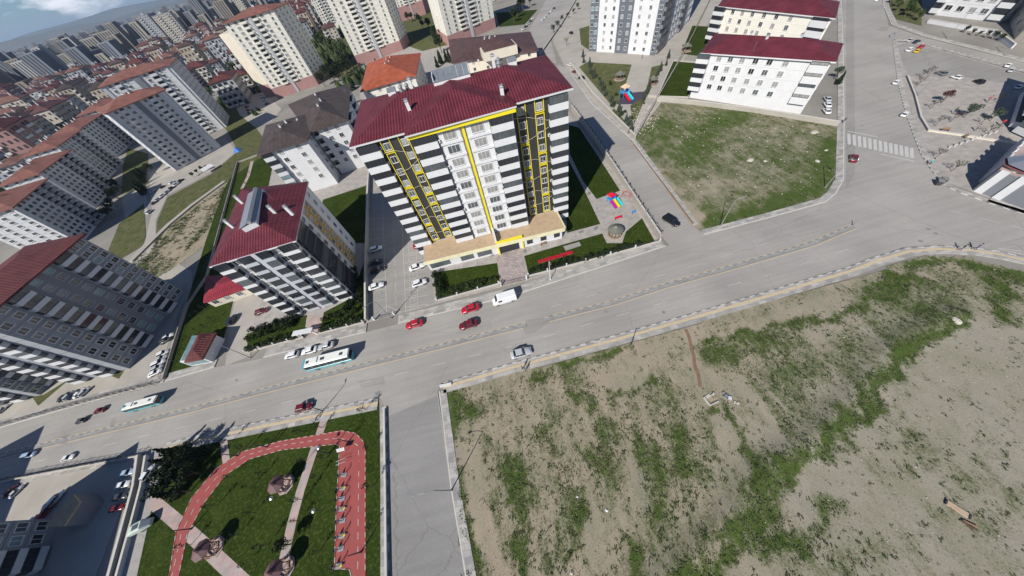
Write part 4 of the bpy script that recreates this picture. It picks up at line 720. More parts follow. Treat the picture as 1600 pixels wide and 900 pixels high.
# ---- two pale grey towers with orange roofs
def pale(label, quad, h, n):
    f = [('P', .0, .05, dict(m=W3, d=.3)), ('W', .08, .16, dict(g='dark', w=1.4)), ('O', .18, .26, dict(m=W5, d=.8)), ('W', .29, .37, dict(g='dark', w=1.4)), ('P', .44, .53, dict(m=W4, d=.5, name='stair_shaft')), ('W', .58, .65, dict(g='dark', w=1.4)), ('O', .67, .77, dict(m=W1, d=.8)), ('W', .79, .87, dict(g='dark', w=1.4)), ('P', .92, .95, dict(m=W1, d=.35, name='corner_strip'))]
    return building('apartment_tower', label, quad, h, n, W5, {0: f, 1: cols(6, g='dark'), 3: cols(2, g='dark')}, R_ORA2, 2.6, base=.5, cat='apartment building', group='pale grey towers with orange roofs', band=W3, chim=2, over=.8)
pale('pale grey tower with orange roof, the nearer of the twin towers', [(-168, 188), (-150, 208), (-163, 224), (-183, 203)], 30.5, 13)
pale('pale grey tower with orange roof, behind its twin', [(-196, 232), (-163, 246), (-172, 272), (-212, 262)], 35.5, 14)
def row(label, C, ws, de, h, n, s=1):
    C = Vector(C); q = [C + Vector((-ws, -3)), C, C + Vector((-6, de)), C + Vector((-ws - 9, de - 3))]
    return building('apartment_block', label, q, h, n, W5, {0: cols(4, g='dark') + [('P', .97, 1., dict(m=W1, d=.3, name='corner_strip'))], 1: cols(4, .06, .5, g='dark', fr=W11) + [('O', .55, .68, dict(m=W11)), ('O', .75, .9, dict(m=W11))]}, R_ORA2, 2.2, base=.5, group='grey blocks with orange roofs at the left edge', band=W3, chim=3, over=1.)
row('grey block with orange roof, second of the left edge row counted from the slate slab', (-201, 167), 16, 27, 20, 10); row('grey block with orange roof, third of the left edge row from the slate slab', (-221, 204), 17, 26, 21, 10)
row('grey block with orange roof at the left edge directly above the slate slab', (-181, 131), 17, 24, 20, 10); row('grey block with orange roof, fourth of the left edge row from the slate slab', (-243, 246), 18, 32, 19, 9)
row('grey block with orange roof, smallest and farthest of the left edge row', (-262, 296), 18, 30, 19, 9)
# ---- red roofed kiosk and annex
kq = [g(300, 572), g(334, 566), g(352, 530), g(318, 532)]; c = kq[0]; root = empty('gatehouse', (c.x, c.y, 0)); tag(root, 'small gatehouse with dark red roof and glass front on the lawn by the road', 'kiosk')
q = [p - c for p in ccw(kq)]; m = MB(); m.prism([(p.x, p.y) for p in q], 0, 2.9, 0); m.build('wall', W1, root); m = MB(); hip(m, [q[0].lerp(q[1], .35), q[1], q[2], q[3].lerp(q[2], .35)], 3.1, 1.1, 0, .5); m.build('roof', R_MAR, root)
a, b = q[0], q[1]; m = MB(); m.obox(((a + b) / 2).to_tuple(), math.atan2((b - a).y, (b - a).x), (b - a).length * .85, .1, .5, 2.5); m.build('window', GLT, root)
m = MB(); p = q[0].lerp(q[3], .5); m.prism([(v.x, v.y) for v in (q[0] + Vector((.3, .3)), q[0].lerp(q[1], .3), q[3].lerp(q[2], .3), q[3])], 2.91, 3.0, 0); m.build('skylight', GLT, root)
aq = [g(318, 470, 3.5), g(395, 444, 3.5), g(388, 425, 3.5), g(322, 432, 3.5)]; building('annex', 'low red roofed annex tucked against the left of the crimson roofed block', aq, 3.2, 1, W9, {0: cols(4)}, R_CRI, .8, base=.2, over=.4)
# ---- distant city: individual blocks, then one mass
CITY_R = [R_ORA2, R_MAR, R_PUR, R_CRI, R_BRN]
def city_mesh(key, wx, wy, h, wall, rf, flat=False):
    def f():
        m = MB(); m.box(-wx / 2, wx / 2, -wy / 2, wy / 2, -.5, h, 0); n = max(2, int(h / 3)); R = random.Random(key[0] * 17 + key[1])
        for sx in (-1, 1):
            for ax in (0, 1):
                L = wx if ax == 0 else wy; D = wy if ax == 0 else wx; k = max(2, int(L / 3.6))
                for i in range(k):
                    bal = R.random() < .3
                    for j in range(n):
                        x = -L / 2 + L * (i + .5) / k; z = .9 + j * (h - 1) / n; hw = 1.35 if bal else .75; o = D / 2 + .05; mi = 2
                        if bal: hh = 1.0; z1 = z + 1.9
                        else: z1 = z + 1.4
                        if ax == 0: m.box(x - hw, x + hw, sx * o - .06, sx * o + .06, z, z1, mi)
                        else: m.box(sx * o - .06, sx * o + .06, x - hw, x + hw, z, z1, mi)
                        if bal:
                            if ax == 0: m.box(x - hw - .1, x + hw + .1, sx * (o + .5) - .5, sx * (o + .5) + .5, z - .4, z + .5, 3)
                            else: m.box(sx * (o + .5) - .5, sx * (o + .5) + .5, x - hw - .1, x + hw + .1, z - .4, z + .5, 3)
        if flat: m.box(-wx / 2 - .3, wx / 2 + .3, -wy / 2 - .3, wy / 2 + .3, h + .003, h + .9, 1); m.box(-2, 2, -2, 2, h + .9, h + 3.5, 0)
        else:
            hip(m, [(-wx / 2, -wy / 2), (wx / 2, -wy / 2), (wx / 2, wy / 2), (-wx / 2, wy / 2)], h + .003, 2.6, 1, .8)
            for t in (-.25, .2): m.box(wx * t - .5, wx * t + .5, -.4, .4, h + 1, h + 4, 3)
        return mkmesh(m, 'city_block', [wall, rf, GL, W5])
    return cached(('city',) + key, f)
VAR = []
spec = [(18, 14, 15, W9, 1), (24, 14, 16, W2, 0), (20, 16, 13, W5, 1), (16, 16, 17, W9, 2), (28, 14, 14, W2, 3), (22, 15, 18, W6, 1), (20, 14, 12, W3, 2), (16, 12, 14, W1, 3), (30, 16, 15, W9, 4), (18, 18, 16, W5, 0), (20, 15, 11, W2, 1), (26, 13, 13, W3, 3)]
CN_ = 0
CW = {W9: mat('city beige', (.33, .28, .22), .85, var=.1, scale=.1), W2: mat('city cream', (.42, .39, .33), .85, var=.1, scale=.1), W5: mat('city pale grey', (.33, .34, .36), .85, var=.1, scale=.1), W6: mat('city pink', (.28, .16, .15), .85, var=.1, scale=.1), W3: mat('city grey', (.22, .235, .26), .85, var=.1, scale=.1), W1: mat('city white', (.52, .52, .53), .85, var=.1, scale=.1)}
CITY_R = [rooftile('city orange roof', (.20, .105, .08), .8), rooftile('city maroon roof', (.12, .042, .038), .8), rooftile('city brown roof', (.10, .06, .055), .8), rooftile('city red roof', (.13, .06, .055), .8), rooftile('city dark roof', (.07, .055, .05), .8)]
CN = {W9: 'beige', W2: 'cream', W5: 'pale grey', W6: 'pinkish', W3: 'grey', W1: 'white'}; RN = ['faded orange', 'maroon', 'purplish brown', 'red', 'brown']
for i, (a, b, h, wl, r) in enumerate(spec): VAR.append((city_mesh((1, i), a, b, h, CW[wl], CITY_R[r]), f'{CN[wl]} low-rise block under a {RN[r]} roof among the dense old town housing', 0, max(a, b), h))
tsp = [(22, 18, 38, W5, 0), (20, 20, 45, W1, 0), (30, 16, 34, W3, 1), (24, 20, 50, W5, 1), (34, 16, 42, W2, 0)]
for i, (a, b, h, wl, r) in enumerate(tsp): VAR.append((city_mesh((2, i), a, b, h, CW[wl], M_POLE if r else W11, True), f'{CN[wl]} high-rise with flat roof in the far tower district', 1, max(a, b), h))
NV = len(spec); cand = []; RC = random.Random(11)
OCC = [((-150, 205), 48), ((-195, 245), 50), ((-215, 170), 40), ((-190, 130), 36), ((-235, 215), 40), ((-255, 265), 38), ((-275, 300), 38), ((-120, 300), 45), ((-58, 330), 42), ((22, 320), 45), ((-140, 570), 34), ((-34, 205), 48), ((20, 240), 60), ((-20, 460), 45), ((110, 200), 70), ((60, 250), 40), ((-65, 150), 40), ((-110, 250), 30), ((-115, 90), 40), ((-60, 100), 40)]
gr_ = [(math.radians(22), 31, 37), ]
def ok_spot(x, y):
    return all((x - c[0]) ** 2 + (y - c[1]) ** 2 > r * r for c, r in OCC)
for blk in range(2):
    ang = math.radians(12 if blk == 0 else 30); sx, sy = (27, 33) if blk == 0 else (70, 66)
    ca, sa = math.cos(ang), math.sin(ang)
    for i in range(-160, 160):
        for j in range(-160, 160):
            x0, y0 = (i + RC.uniform(-.12, .12)) * sx, (j + RC.uniform(-.12, .12)) * sy
            if blk == 0 and (i % 5 == 0 or j % 4 == 0): continue
            x, y = x0 * ca - y0 * sa, x0 * sa + y0 * ca; d = math.hypot(x, y)
            if y < 150 or d < 255: continue
            if blk == 0 and d > 1500 or blk == 1 and (d < 1500 or d > 6500): continue
            px, py = proj(x, y, 10)
            if not (-60 < px < 960 and -60 < py < 900): continue
            if not ok_spot(x, y): continue
            if px > 420 and py > 45: continue
            if px > 640 and d < 420: continue
            t = RC.random()
            if blk == 0: tw = t < .45 and 1000 < d
            else: tw = t < .45
            v = RC.randrange(NV, NV + 5) if tw else RC.randrange(NV)
            cand.append((d, x, y, ang + math.pi / 2 * (RC.random() < .8) + RC.uniform(-.06, .06), v, RC.uniform(.85, 1.2) if tw else RC.uniform(.8, 1.6)))
cand.sort(key=lambda t: t[0])
for d, x, y, a, v, s in cand[:300]:
    me, lb, hi, _, _h = VAR[v]; o = place('city_block' if not hi else 'city_tower', me, None, (x, y, 0), a, (1, 1, s)); tag(o, lb, 'building', 'city low-rise blocks' if not hi else 'city high-rise towers')
m = MB(); 
for d, x, y, a, v, s in cand[300:]:
    _, _, hi, L, h = VAR[v]; h *= s; bx, by = L, L * .65; k = 7 + CITY_R.index(CITY_R[v % 5]) if not hi else (5 if v % 2 else 6)
    mi = RC.randrange(5); rc = (5 + v % 3) if not hi else 8
    cs = [Vector((sx * bx / 2, sy * by / 2)) for sx, sy in ((-1, -1), (1, -1), (1, 1), (-1, 1))]; P = [(x + c.x * math.cos(a) - c.y * math.sin(a), y + c.x * math.sin(a) + c.y * math.cos(a)) for c in cs]
    m.prism(P, -.5, h, mi, top=rc, bottom=False)
    if d < 3200:
        for i in range(4):
            A_, B_ = Vector(P[i]), Vector(P[(i + 1) % 4]); u = (B_ - A_); L2 = u.length; u /= L2; nn = Vector((u.y, -u.x))
            for kk in range(int(L2 / 5)):
                c_ = A_ + u * (2.5 + 5 * kk) + nn * .15; m.obox((c_.x, c_.y), math.atan2(u.y, u.x), 2, .3, 1.5, h - 1.5, 9)
FM = [mat('far ' + k, tuple(v * .62 for v in c), .8, var=.1, scale=.01) for k, c in (('cream', (.5, .47, .4)), ('white', (.6, .6, .6)), ('grey', (.3, .32, .34)), ('beige', (.42, .36, .3)), ('blue grey', (.3, .34, .4)), ('orange roof', (.3, .12, .08)), ('maroon roof', (.2, .06, .055)), ('brown roof', (.16, .09, .08)), ('flat roof', (.35, .35, .35)), ('window bands', (.06, .07, .085)))]
tag(m.build('far_city', FM), 'mass of tiny far-off houses and towers below the hills', 'city', kind='stuff')
m = MB(); RT = random.Random(3)
for _ in range(5200):
    d = 260 * (14 ** RT.random()); a = RT.uniform(math.radians(100), math.radians(150)); x, y = d * math.cos(a), d * math.sin(a); px, py = proj(x, y, 0)
    if not (-30 < px < 900 and -30 < py < 420) or not ok_spot(x, y): continue
    s_ = RT.uniform(1.4, 3.4); m.cone((x, y), s_, .6, s_ * 1.9, 6, RT.randrange(2), rot=RT.random()); m.cone((x + RT.uniform(-1, 1), y + RT.uniform(-1, 1)), s_ * .7, s_ * .8, s_ * 2.3, 5, RT.randrange(2))
tag(m.build('city_trees', [M_LEAF, M_LEAFD]), 'scattered dark trees between the houses of the far city', 'trees', kind='stuff')
# ------------------------------------------------------------------ haze
m = MB(); m.box(-22000, 22000, -1500, 30000, -2, 335); hz_ = bpy.data.materials.new('haze'); hz_.use_nodes = True; t_ = hz_.node_tree; t_.nodes.clear(); ou = t_.nodes.new('ShaderNodeOutputMaterial'); pv_ = t_.nodes.new('ShaderNodeVolumePrincipled')
pv_.inputs['Color'].default_value = (.55, .72, 1., 1); pv_.inputs['Density'].default_value = 6.5e-5; pv_.inputs['Anisotropy'].default_value = .2; t_.links.new(pv_.outputs[0], ou.inputs['Volume']); tag(m.build('haze', hz_), 'pale blue haze over the far city and hills', kind='stuff')
#@@OBJECTS
# ------------------------------------------------------------------ vehicles
PAINT = {'white': (.72, .73, .74), 'silver': (.42, .44, .46), 'red': (.42, .012, .03), 'maroon': (.14, .012, .02), 'black': (.012, .013, .016), 'dark blue': (.02, .03, .06), 'grey': (.13, .14, .15), 'pale blue': (.35, .45, .58), 'yellow': (.65, .42, .02), 'dark grey': (.05, .055, .06)}
def paint(c): return mat(c + ' car paint', PAINT[c], .25, .0, var=0, spec=.7)
M_LAMP = mat('lamp lens', (.7, .7, .68), .2, var=0); M_TAIL = mat('tail lens', (.35, .01, .01), .3, var=0); M_RIM = mat('wheel rim', (.4, .4, .42), .35, .6, var=0); M_CGL = mat('car glass', (.012, .015, .018), .08, var=0, spec=.9)
def loft(mb, secs, mi=0, caps=True):
    """secs: rings with equal point counts"""
    b = len(mb.v); n = len(secs[0])
    for s in secs: mb.v += s
    for i in range(len(secs) - 1):
        for j in range(n): k = (j + 1) % n; mb.f.append((b + i * n + j, b + i * n + k, b + (i + 1) * n + k, b + (i + 1) * n + j)); mb.m.append(mi)
    if caps: mb.f.append(tuple(range(b + n - 1, b - 1, -1))); mb.m.append(mi); e = b + (len(secs) - 1) * n; mb.f.append(tuple(range(e, e + n))); mb.m.append(mi)
def csec(x, hw, z0, z1, r=.16): return [(x, -hw + r, z0), (x, hw - r, z0), (x, hw, z0 + r), (x, hw, z1 - r * .9), (x, hw - r * 1.2, z1), (x, -hw + r * 1.2, z1), (x, -hw, z1 - r * .9), (x, -hw, z0 + r)]
KIND = {  # length, half width, bonnet z, roof z, windscreen base, roof front, roof rear, rear glass base, boot z
    'sedan': (4.5, .89, .86, 1.44, .85, .25, -1.0, -1.65, .94), 'hatch': (4.1, .87, .90, 1.50, .95, .35, -1.35, -1.85, .98), 'suv': (4.5, .93, 1.02, 1.70, .95, .4, -1.75, -2.1, 1.1), 'minivan': (4.6, .93, 1.05, 1.82, 1.3, .75, -2.0, -2.2, 1.1)}
def car_parts(kind, col):
    def f():
        L, hw, zb, zr, xw, xf, xr, xg, zk = KIND[kind]; h = L / 2; m = MB()
        loft(m, [csec(-h, hw - .2, .42, zk - .12), csec(-h + .14, hw - .05, .3, zk - .02), csec(xg - .0, hw, .24, zk), csec(-.5, hw, .24, (zb + zk) / 2 + .02), csec(xw, hw, .24, zb + .04), csec(h - .5, hw - .02, .26, zb - .08), csec(h - .12, hw - .12, .32, zb - .2), csec(h, hw - .3, .42, zb - .32)])
        body = mkmesh(m, 'body', [paint(col)]); body.polygons.foreach_set('use_smooth', [True] * len(body.polygons))
        m = MB(); z0 = min(zb, zk) - .02; a, b2 = hw - .09, hw - .24
        loft(m, [[(xg - .05, -a, z0), (xg - .05, a, z0), (xr, b2, zr - .06), (xr, -b2, zr - .06)], [(xw + .05, -a, z0), (xw + .05, a, z0), (xf, b2, zr - .06), (xf, -b2, zr - .06)]])
        win = mkmesh(m, 'windows', [M_CGL])
        m = MB(); loft(m, [[(xr - .1, -b2 - .03, zr - .07), (xr - .1, b2 + .03, zr - .07), (xr, b2 - .06, zr), (xr, -b2 + .06, zr)], [(xf + .06, -b2 - .03, zr - .07), (xf + .06, b2 + .03, zr - .07), (xf - .05, b2 - .06, zr), (xf - .05, -b2 + .06, zr)]])
        for s in (-1, 1):
            for (xa, xb, w_) in ((xw + .05, xf, .05), (xg - .05, xr, .07)): m.tube((xa, s * (a + .0), z0 + .02), (xb, s * (b2 + .01), zr - .05), w_ * .6, k=4)
            xm = (xf + xr) / 2; m.tube((xm, s * (a + .0), z0 + .02), (xm, s * (b2 + .01), zr - .05), .035, k=4)
        roof = mkmesh(m, 'roof', [paint(col)])
        m = MB(); m.tube((0, -.1, 0), (0, .1, 0), .32, k=14); tyre = mkmesh(m, 'wheel', [M_BLK]); m = MB(); m.tube((0, -.112, 0), (0, .112, 0), .19, k=10); rim = mkmesh(m, 'rim', [M_RIM])
        m = MB(); m.box(-.06, .06, -.17, .17, -.07, .07); hl = mkmesh(m, 'headlight', [M_LAMP]); m = MB(); m.box(-.05, .05, -.15, .15, -.08, .08); tl = mkmesh(m, 'tail_light', [M_TAIL])
        m = MB(); m.box(-.07, .07, -.09, .09, -.06, .07); mr_ = mkmesh(m, 'mirror', [paint(col)])
        return body, win, roof, tyre, rim, hl, tl, mr_
    return cached(('car', kind, col), f)
def car(name, kind, col, x, y, a, label, cat='car', group=None, z=.045, small=False):
    L, hw, zb, zr, xw, xf, xr, xg, zk = KIND[kind]; b, w_, r, t, ri, hl, tl, mi = car_parts(kind, col); h = L / 2
    e = empty(name, (x, y, z), a); tag(e, label, cat, group); q_ = proj(x, y, 0); k_ = psc(*q_) * (1.04 if q_[0] < 1000 else 1.2); e.scale = (k_, k_, k_)
    place('body', b, e); place('windows', w_, e); place('roof', r, e)
    for sx in (-1, 1):
        for sy in (-1, 1):
            q = place('wheel', t, e, (sx * h * .6, sy * (hw - .08), .32))
            if not small: place('rim', ri, q)
    if not small:
        for s in (-1, 1): place('headlight', hl, e, (h - .1, s * (hw - .38), zb - .3)); place('tail_light', tl, e, (-h + .06, s * (hw - .32), zk - .24)); place('mirror', mi, e, (xw - .15, s * (hw + .05), zb + .08))
    return e
def van(x, y, a, label):
    e = empty('panel_van', (x, y, .045), a); e.scale = (1.08, 1.05, 1.02); tag(e, label, 'van'); m = MB(); h = 2.75; hw = 1.0
    loft(m, [csec(-h, hw - .04, .45, 2.3, .1), csec(-h + .08, hw, .35, 2.4, .12), csec(1.2, hw, .32, 2.42, .14), csec(1.5, hw, .32, 2.25, .16), csec(2.0, hw - .03, .34, 1.35, .16), csec(h - .15, hw - .1, .38, 1.1, .15), csec(h, hw - .25, .5, .9, .12)]); o = m.build('body', paint('white'), e, smooth=False)
    m = MB(); m.poly([(1.53, -.85, 2.2), (1.53, .85, 2.2), (2.02, .82, 1.42), (2.02, -.82, 1.42)][::-1]); 
    for s in (-1, 1): m.box(.6, 1.45, s * 1.005 - .012, s * 1.005 + .012, 1.35, 1.95)
    m.v = [(v[0] + .06, v[1], v[2] + .04) if i < 4 else v for i, v in enumerate(m.v)]; m.build('windows', M_CGL, e)
    t, ri = car_parts('suv', 'white')[3:5]; hl, tl = car_parts('suv', 'white')[5:7]
    for sx in (-1.7, 1.75):
        for sy in (-1, 1): q = place('wheel', t, e, (sx, sy * .9, .34)); place('rim', ri, q)
    for s in (-1, 1): place('headlight', hl, e, (h - .1, s * .68, .85)); place('tail_light', tl, e, (-h - .01, s * .82, 1.1))
M_TEAL = mat('teal bus paint', (.10, .36, .42), .3, var=0); M_BUSW = mat('bus white', (.72, .73, .68), .3, var=.03)
def bus(x, y, a, label):
    e = empty('city_bus', (x, y, .045), a); k_ = psc(*proj(x, y, 0)) * 1.02; e.scale = (k_, k_, k_); tag(e, label, 'bus', 'white and teal buses on the main road'); h = 6.; hw = 1.25; m = MB()
    loft(m, [csec(-h, hw - .06, .4, 1.2, .08), csec(-h + .06, hw, .32, 1.22, .08), csec(h - .1, hw, .32, 1.22, .08), csec(h, hw - .1, .4, 1.2, .08)]); m.build('lower_body', M_TEAL, e)
    m = MB(); m.box(-h + .12, h - .12, -hw + .05, hw - .05, 1.2, 2.55); m.build('window_band', M_CGL, e)
    m = MB()
    for i in range(7):
        X = -h + .25 + i * 1.9
        for s in (-1, 1): m.box(X - .06, X + .06, s * (hw - .04) - .03, s * (hw - .04) + .03, 1.2, 2.56)
    m.build('window_pillar', M_TEAL, e)
    m = MB(); loft(m, [csec(-h + .02, hw - .03, 2.5, 2.98, .12), csec(h - 1.0, hw - .03, 2.5, 3.0, .12), csec(h - .7, hw - .06, 2.5, 2.9, .12)]); m.build('roof', M_BUSW, e)
    m = MB(); m.box(h - .68, h - .0, -hw + .04, hw - .04, 2.45, 2.8); m.build('front_cap', M_TEAL, e)
    m = MB(); m.box(-.9, .9, -.7, .7, 0, .22); m.build('roof_unit', M_BUSW, e, (2.9, 0, 2.99))
    for X, lx in ((-4.2, .8), (.7, 1.0), (4.6, .7)): m = MB(); m.box(-lx / 2, lx / 2, -.35, .35, 0, .1); m.build('roof_hatch', FRD, e, (X, 0, 2.985 if X != 2.9 else 3.2))
    t, ri = car_parts('suv', 'white')[3:5]
    for sx in (-3.2, 3.4):
        for sy in (-1, 1): q = place('wheel', t, e, (sx, sy * 1.17, .42), sc=(1.4, 1.3, 1.4)); place('rim', ri, q)
    tl = car_parts('suv', 'white')[6]; hl = car_parts('suv', 'white')[5]
    for s in (-1, 1): place('headlight', hl, e, (h - .05, s * .9, .75)); place('tail_light', tl, e, (-h + .02, s * 1.0, .9))
def P2(a, b, lab=0): # centre and heading from two pixels (rear -> front)
    A, B = g(*a), g(*b); c = (A + B) / 2; d = B - A; return c.x, c.y, math.atan2(d.y, d.x)
ROADH = 0.
def rc(px, py): return g(px, py)
p = rc(649, 508); car('parked_car', 'sedan', 'red', p.x, p.y, math.pi, 'bright red saloon on the road beside the car park entrance')
p = rc(736, 484); car('parked_car', 'sedan', 'red', p.x, p.y, math.pi + .02, 'red saloon close to the kerb just behind the white van')
p = rc(733, 509); car('moving_car', 'sedan', 'maroon', p.x, p.y, math.pi + .02, 'dark maroon saloon driving beside the median, below the red saloon')
p = rc(789, 470); van(p.x, p.y, math.pi + .03, 'long white panel van on the road in front of the paved entrance walk')
p = rc(815, 553); car('moving_car', 'sedan', 'silver', p.x, p.y, 0, 'silver car driving along the lower carriageway near two pedestrians')
p = rc(478, 637); car('moving_car', 'hatch', 'maroon', p.x, p.y, -.02, 'maroon hatchback on the lower carriageway above the running track')
p = rc(520, 566); bus(p.x, p.y, math.pi - .02, 'white roofed bus with teal sides, the nearer one passing three parked cars')
p = rc(232, 633); bus(p.x, p.y, math.pi - .01, 'white roofed bus with teal sides, the farther one on the left')
for (px, py, c, k, lb) in ((459, 556, 'white', 'hatch', 'white hatchback, leftmost of three cars parked by the bus'), (486, 549, 'white', 'sedan', 'white saloon with dark rear window between two parked cars by the bus'), (512, 542, 'silver', 'sedan', 'silver car, rightmost of three parked by the bus')):
    p = rc(px, py); car('parked_car', k, c, p.x, p.y, math.pi - .03, lb, group='cars parked along the kerb by the bus')
CL = [(159, 642, 'maroon', 'sedan', 180, 'dark red car following behind the farther bus'), (130, 658, 'dark grey', 'hatch', 180, 'dark car with white bonnet, leftmost on the upper carriageway'), (51, 711, 'pale blue', 'minivan', 0, 'pale blue van on the road inside the building shadow'), (111, 715, 'white', 'sedan', 0, 'white saloon on the lower carriageway just right of the shadow'),
      (1048, 348, 'black', 'suv', -72, 'black car leaving the side lane beside the vacant lot'), (1331, 250, 'maroon', 'suv', 45, 'dark red car on the wide right hand road below the zebra crossing'), (1399, 131, 'white', 'hatch', 20, 'white car parked at the kerb of the wide road, upper of two'), (1412, 181, 'white', 'hatch', 20, 'white car parked at the kerb of the wide road, lower of two'), (1370, 2, 'white', 'sedan', 20, 'white car at the top edge of the wide road'),
      (1421, 65, 'silver', 'sedan', 10, 'silver car in the plaza corner behind the white one'), (1431, 67, 'dark blue', 'sedan', 10, 'dark blue car in the plaza corner beside the silver one'), (1420, 80, 'white', 'suv', 15, 'white jeep in the plaza corner next to the yellow car'), (1432, 82, 'yellow', 'hatch', 15, 'yellow car in the plaza corner'), (1438, 75, 'red', 'hatch', 15, 'red hatchback half hidden behind the yellow car'),
      (1468, 117, 'grey', 'suv', 80, 'grey blue car in the middle of the plaza parking'), (1492, 123, 'white', 'hatch', 90, 'white car right of the grey one in the plaza parking'), (1527, 130, 'black', 'suv', 70, 'black car alone on the right of the plaza parking'), (1573, 104, 'white', 'sedan', 20, 'white car at the plaza edge by the shadow, upper'), (1578, 112, 'silver', 'sedan', 20, 'silver car beside the white one at the plaza edge'), (1590, 138, 'white', 'sedan', 10, 'white car near the right edge by the awnings'),
      (366, 501, 'dark blue', 'suv', 80, 'dark blue car on the driveway by the red roofed annex'), (411, 488, 'maroon', 'hatch', 10, 'dark red car under the corner of the crimson roofed block'), (890, 103, 'white', 'hatch', 110, 'white car, first of three parked on the lane behind the tower'), (898, 114, 'maroon', 'sedan', 110, 'dark red car between the white and black ones on the lane'), (908, 124, 'black', 'suv', 110, 'black off-roader, last of three parked on the lane'), (892, 53, 'black', 'suv', 100, 'black car on the drive beside the white and slate tower'),
      (235, 332, 'white', 'minivan', 80, 'white van on the access road through the green slope'), (235, 740, 'white', 'hatch', 75, 'white car on the side street beside the dark trees'), (657, 385, 'red', 'hatch', 5, 'red car tucked under the tower corner by the podium'),
      (653, 419, 'white', 'sedan', 5, 'white car, upper of two in the bays beside the podium'), (657, 444, 'white', 'hatch', 5, 'white car with dark roof, lower of two in the bays by the podium'), (589, 391, 'white', 'hatch', 5, 'white car at the shadow edge in the car park'), (590, 411, 'dark grey', 'sedan', 5, 'dark grey car in the car park next to the shaded white one'), (592, 423, 'black', 'sedan', 5, 'black saloon in the car park above the lone white car'), (590, 449, 'white', 'sedan', 5, 'white saloon, lowest car on the left side of the car park'),
      (1291, 157, 'silver', 'sedan', 62, 'silver car, top of three beside the white block'), (1291, 166, 'white', 'sedan', 62, 'white car, middle of three beside the white block'), (1290, 176, 'white', 'sedan', 62, 'white car, bottom of three beside the white block'),
      (20, 767, 'maroon', 'sedan', 60, 'dark red car in shadow, far left of the lower car park'), (30, 768, 'silver', 'sedan', 60, 'silver car beside the dark red one, lower left car park'), (94, 777, 'white', 'suv', 60, 'white car at the head of the packed row in the lower car park'), (86, 787, 'silver', 'suv', 60, 'silver car next to the white head of the packed row'), (79, 796, 'maroon', 'sedan', 60, 'dark red car in the packed row by the annex'), (71, 805, 'red', 'hatch', 60, 'red car in the middle of the packed row by the annex'), (61, 816, 'red', 'hatch', 60, 'red car at the end of the packed row by the annex'), (44, 820, 'white', 'sedan', 60, 'white car alone by the bottom left balconies'),
      (204, 738, 'pale blue', 'sedan', 0, 'pale car, topmost of four in shade along the planted strip'), (197, 757, 'white', 'sedan', 0, 'white car, second of four in shade along the planted strip'), (193, 775, 'dark grey', 'sedan', 0, 'grey car, third of four in shade along the planted strip'), (188, 793, 'maroon', 'sedan', 0, 'dark red car, lowest of four in shade along the planted strip'), (140, 785, 'maroon', 'hatch', -60, 'dark red car in shadow beside the annex')]
for i, (px, py, c, k, a, lb) in enumerate(CL):
    p = rc(px, py); car('parked_car', k, c, p.x, p.y, math.radians(a), lb, z=.05, small=px < 300 and py < 400)
def rowcars(a, b, n, ang, place_, cols_, kinds=('sedan', 'hatch', 'suv')):
    ORD = ['first', 'second', 'third', 'fourth', 'fifth', 'sixth', 'seventh', 'eighth', 'ninth', 'tenth', 'eleventh', 'twelfth']
    for i in range(n):
        t = i / max(1, n - 1); p = g(a[0] + (b[0] - a[0]) * t, a[1] + (b[1] - a[1]) * t); c = cols_[i % len(cols_)]
        car('parked_car', kinds[(i * 7) % 3], c, p.x, p.y, math.radians(ang) + random.uniform(-.04, .04), f'{c} car, {ORD[i]} {place_}', group=place_[place_.index('row'):], small=True)
rowcars((103, 621), (136, 613), 5, 60, 'from the left in the row on the concrete yard', ['dark grey', 'silver', 'dark blue', 'white', 'silver'])
rowcars((246, 583), (258, 553), 5, 20, 'from the bottom in the row along the lawn wall', ['white', 'silver', 'white', 'silver', 'white']); rowcars((265, 527), (262, 533), 2, 20, 'of the short row by the slab block', ['white', 'dark grey'])
rowcars((242, 318), (284, 283), 7, 60, 'from the lower end of the row on the slope edge', ['grey', 'silver', 'white', 'silver', 'dark grey', 'white', 'black']); rowcars((270, 286), (240, 300), 3, 60, 'of the row facing the pale towers', ['white', 'dark grey', 'silver'])
rowcars((370, 138), (392, 178), 9, 15, 'from the top in the row under the cream tower', ['white', 'silver', 'dark grey', 'white', 'silver', 'white', 'maroon', 'red', 'grey']); rowcars((408, 149), (418, 163), 4, 15, 'in the short row beside the brick plinth', ['white', 'silver', 'white', 'dark grey'])
rowcars((866, 14), (848, 32), 5, 40, 'from the top in the row on the upper lane', ['dark grey', 'white', 'silver', 'white', 'white']); rowcars((833, 30), (818, 47), 5, 20, 'from the top in the row facing the lane', ['white', 'grey', 'silver', 'dark grey', 'white'])
rowcars((2, 607), (8, 640), 4, 60, 'of the row cut by the left edge', ['dark grey', 'grey', 'white', 'silver'])
# covered trailer on the verge
p = g(228, 822); e = empty('covered_trailer', (p.x, p.y, .03), .25); tag(e, 'pale green covered trailer parked on the grass verge near the park path', 'trailer')
e.scale = (.8, .8, .75); m = MB(); loft(m, [csec(-2.2, .9, .5, 1.5, .15), csec(-.8, 1., .45, 2.2, .2), csec(1., 1., .45, 2.2, .2), csec(2.2, .8, .5, 1.2, .15)]); m.build('canopy', mat('pale green tarp', (.45, .52, .47), .6, var=.08), e); m = MB(); m.box(-.6, .6, -.5, .5, 2.2, 2.28); m.build('hatch', GL3, e)
for s in (-1, 1): place('wheel', car_parts('suv', 'white')[3], e, (0, s * .9, .34))
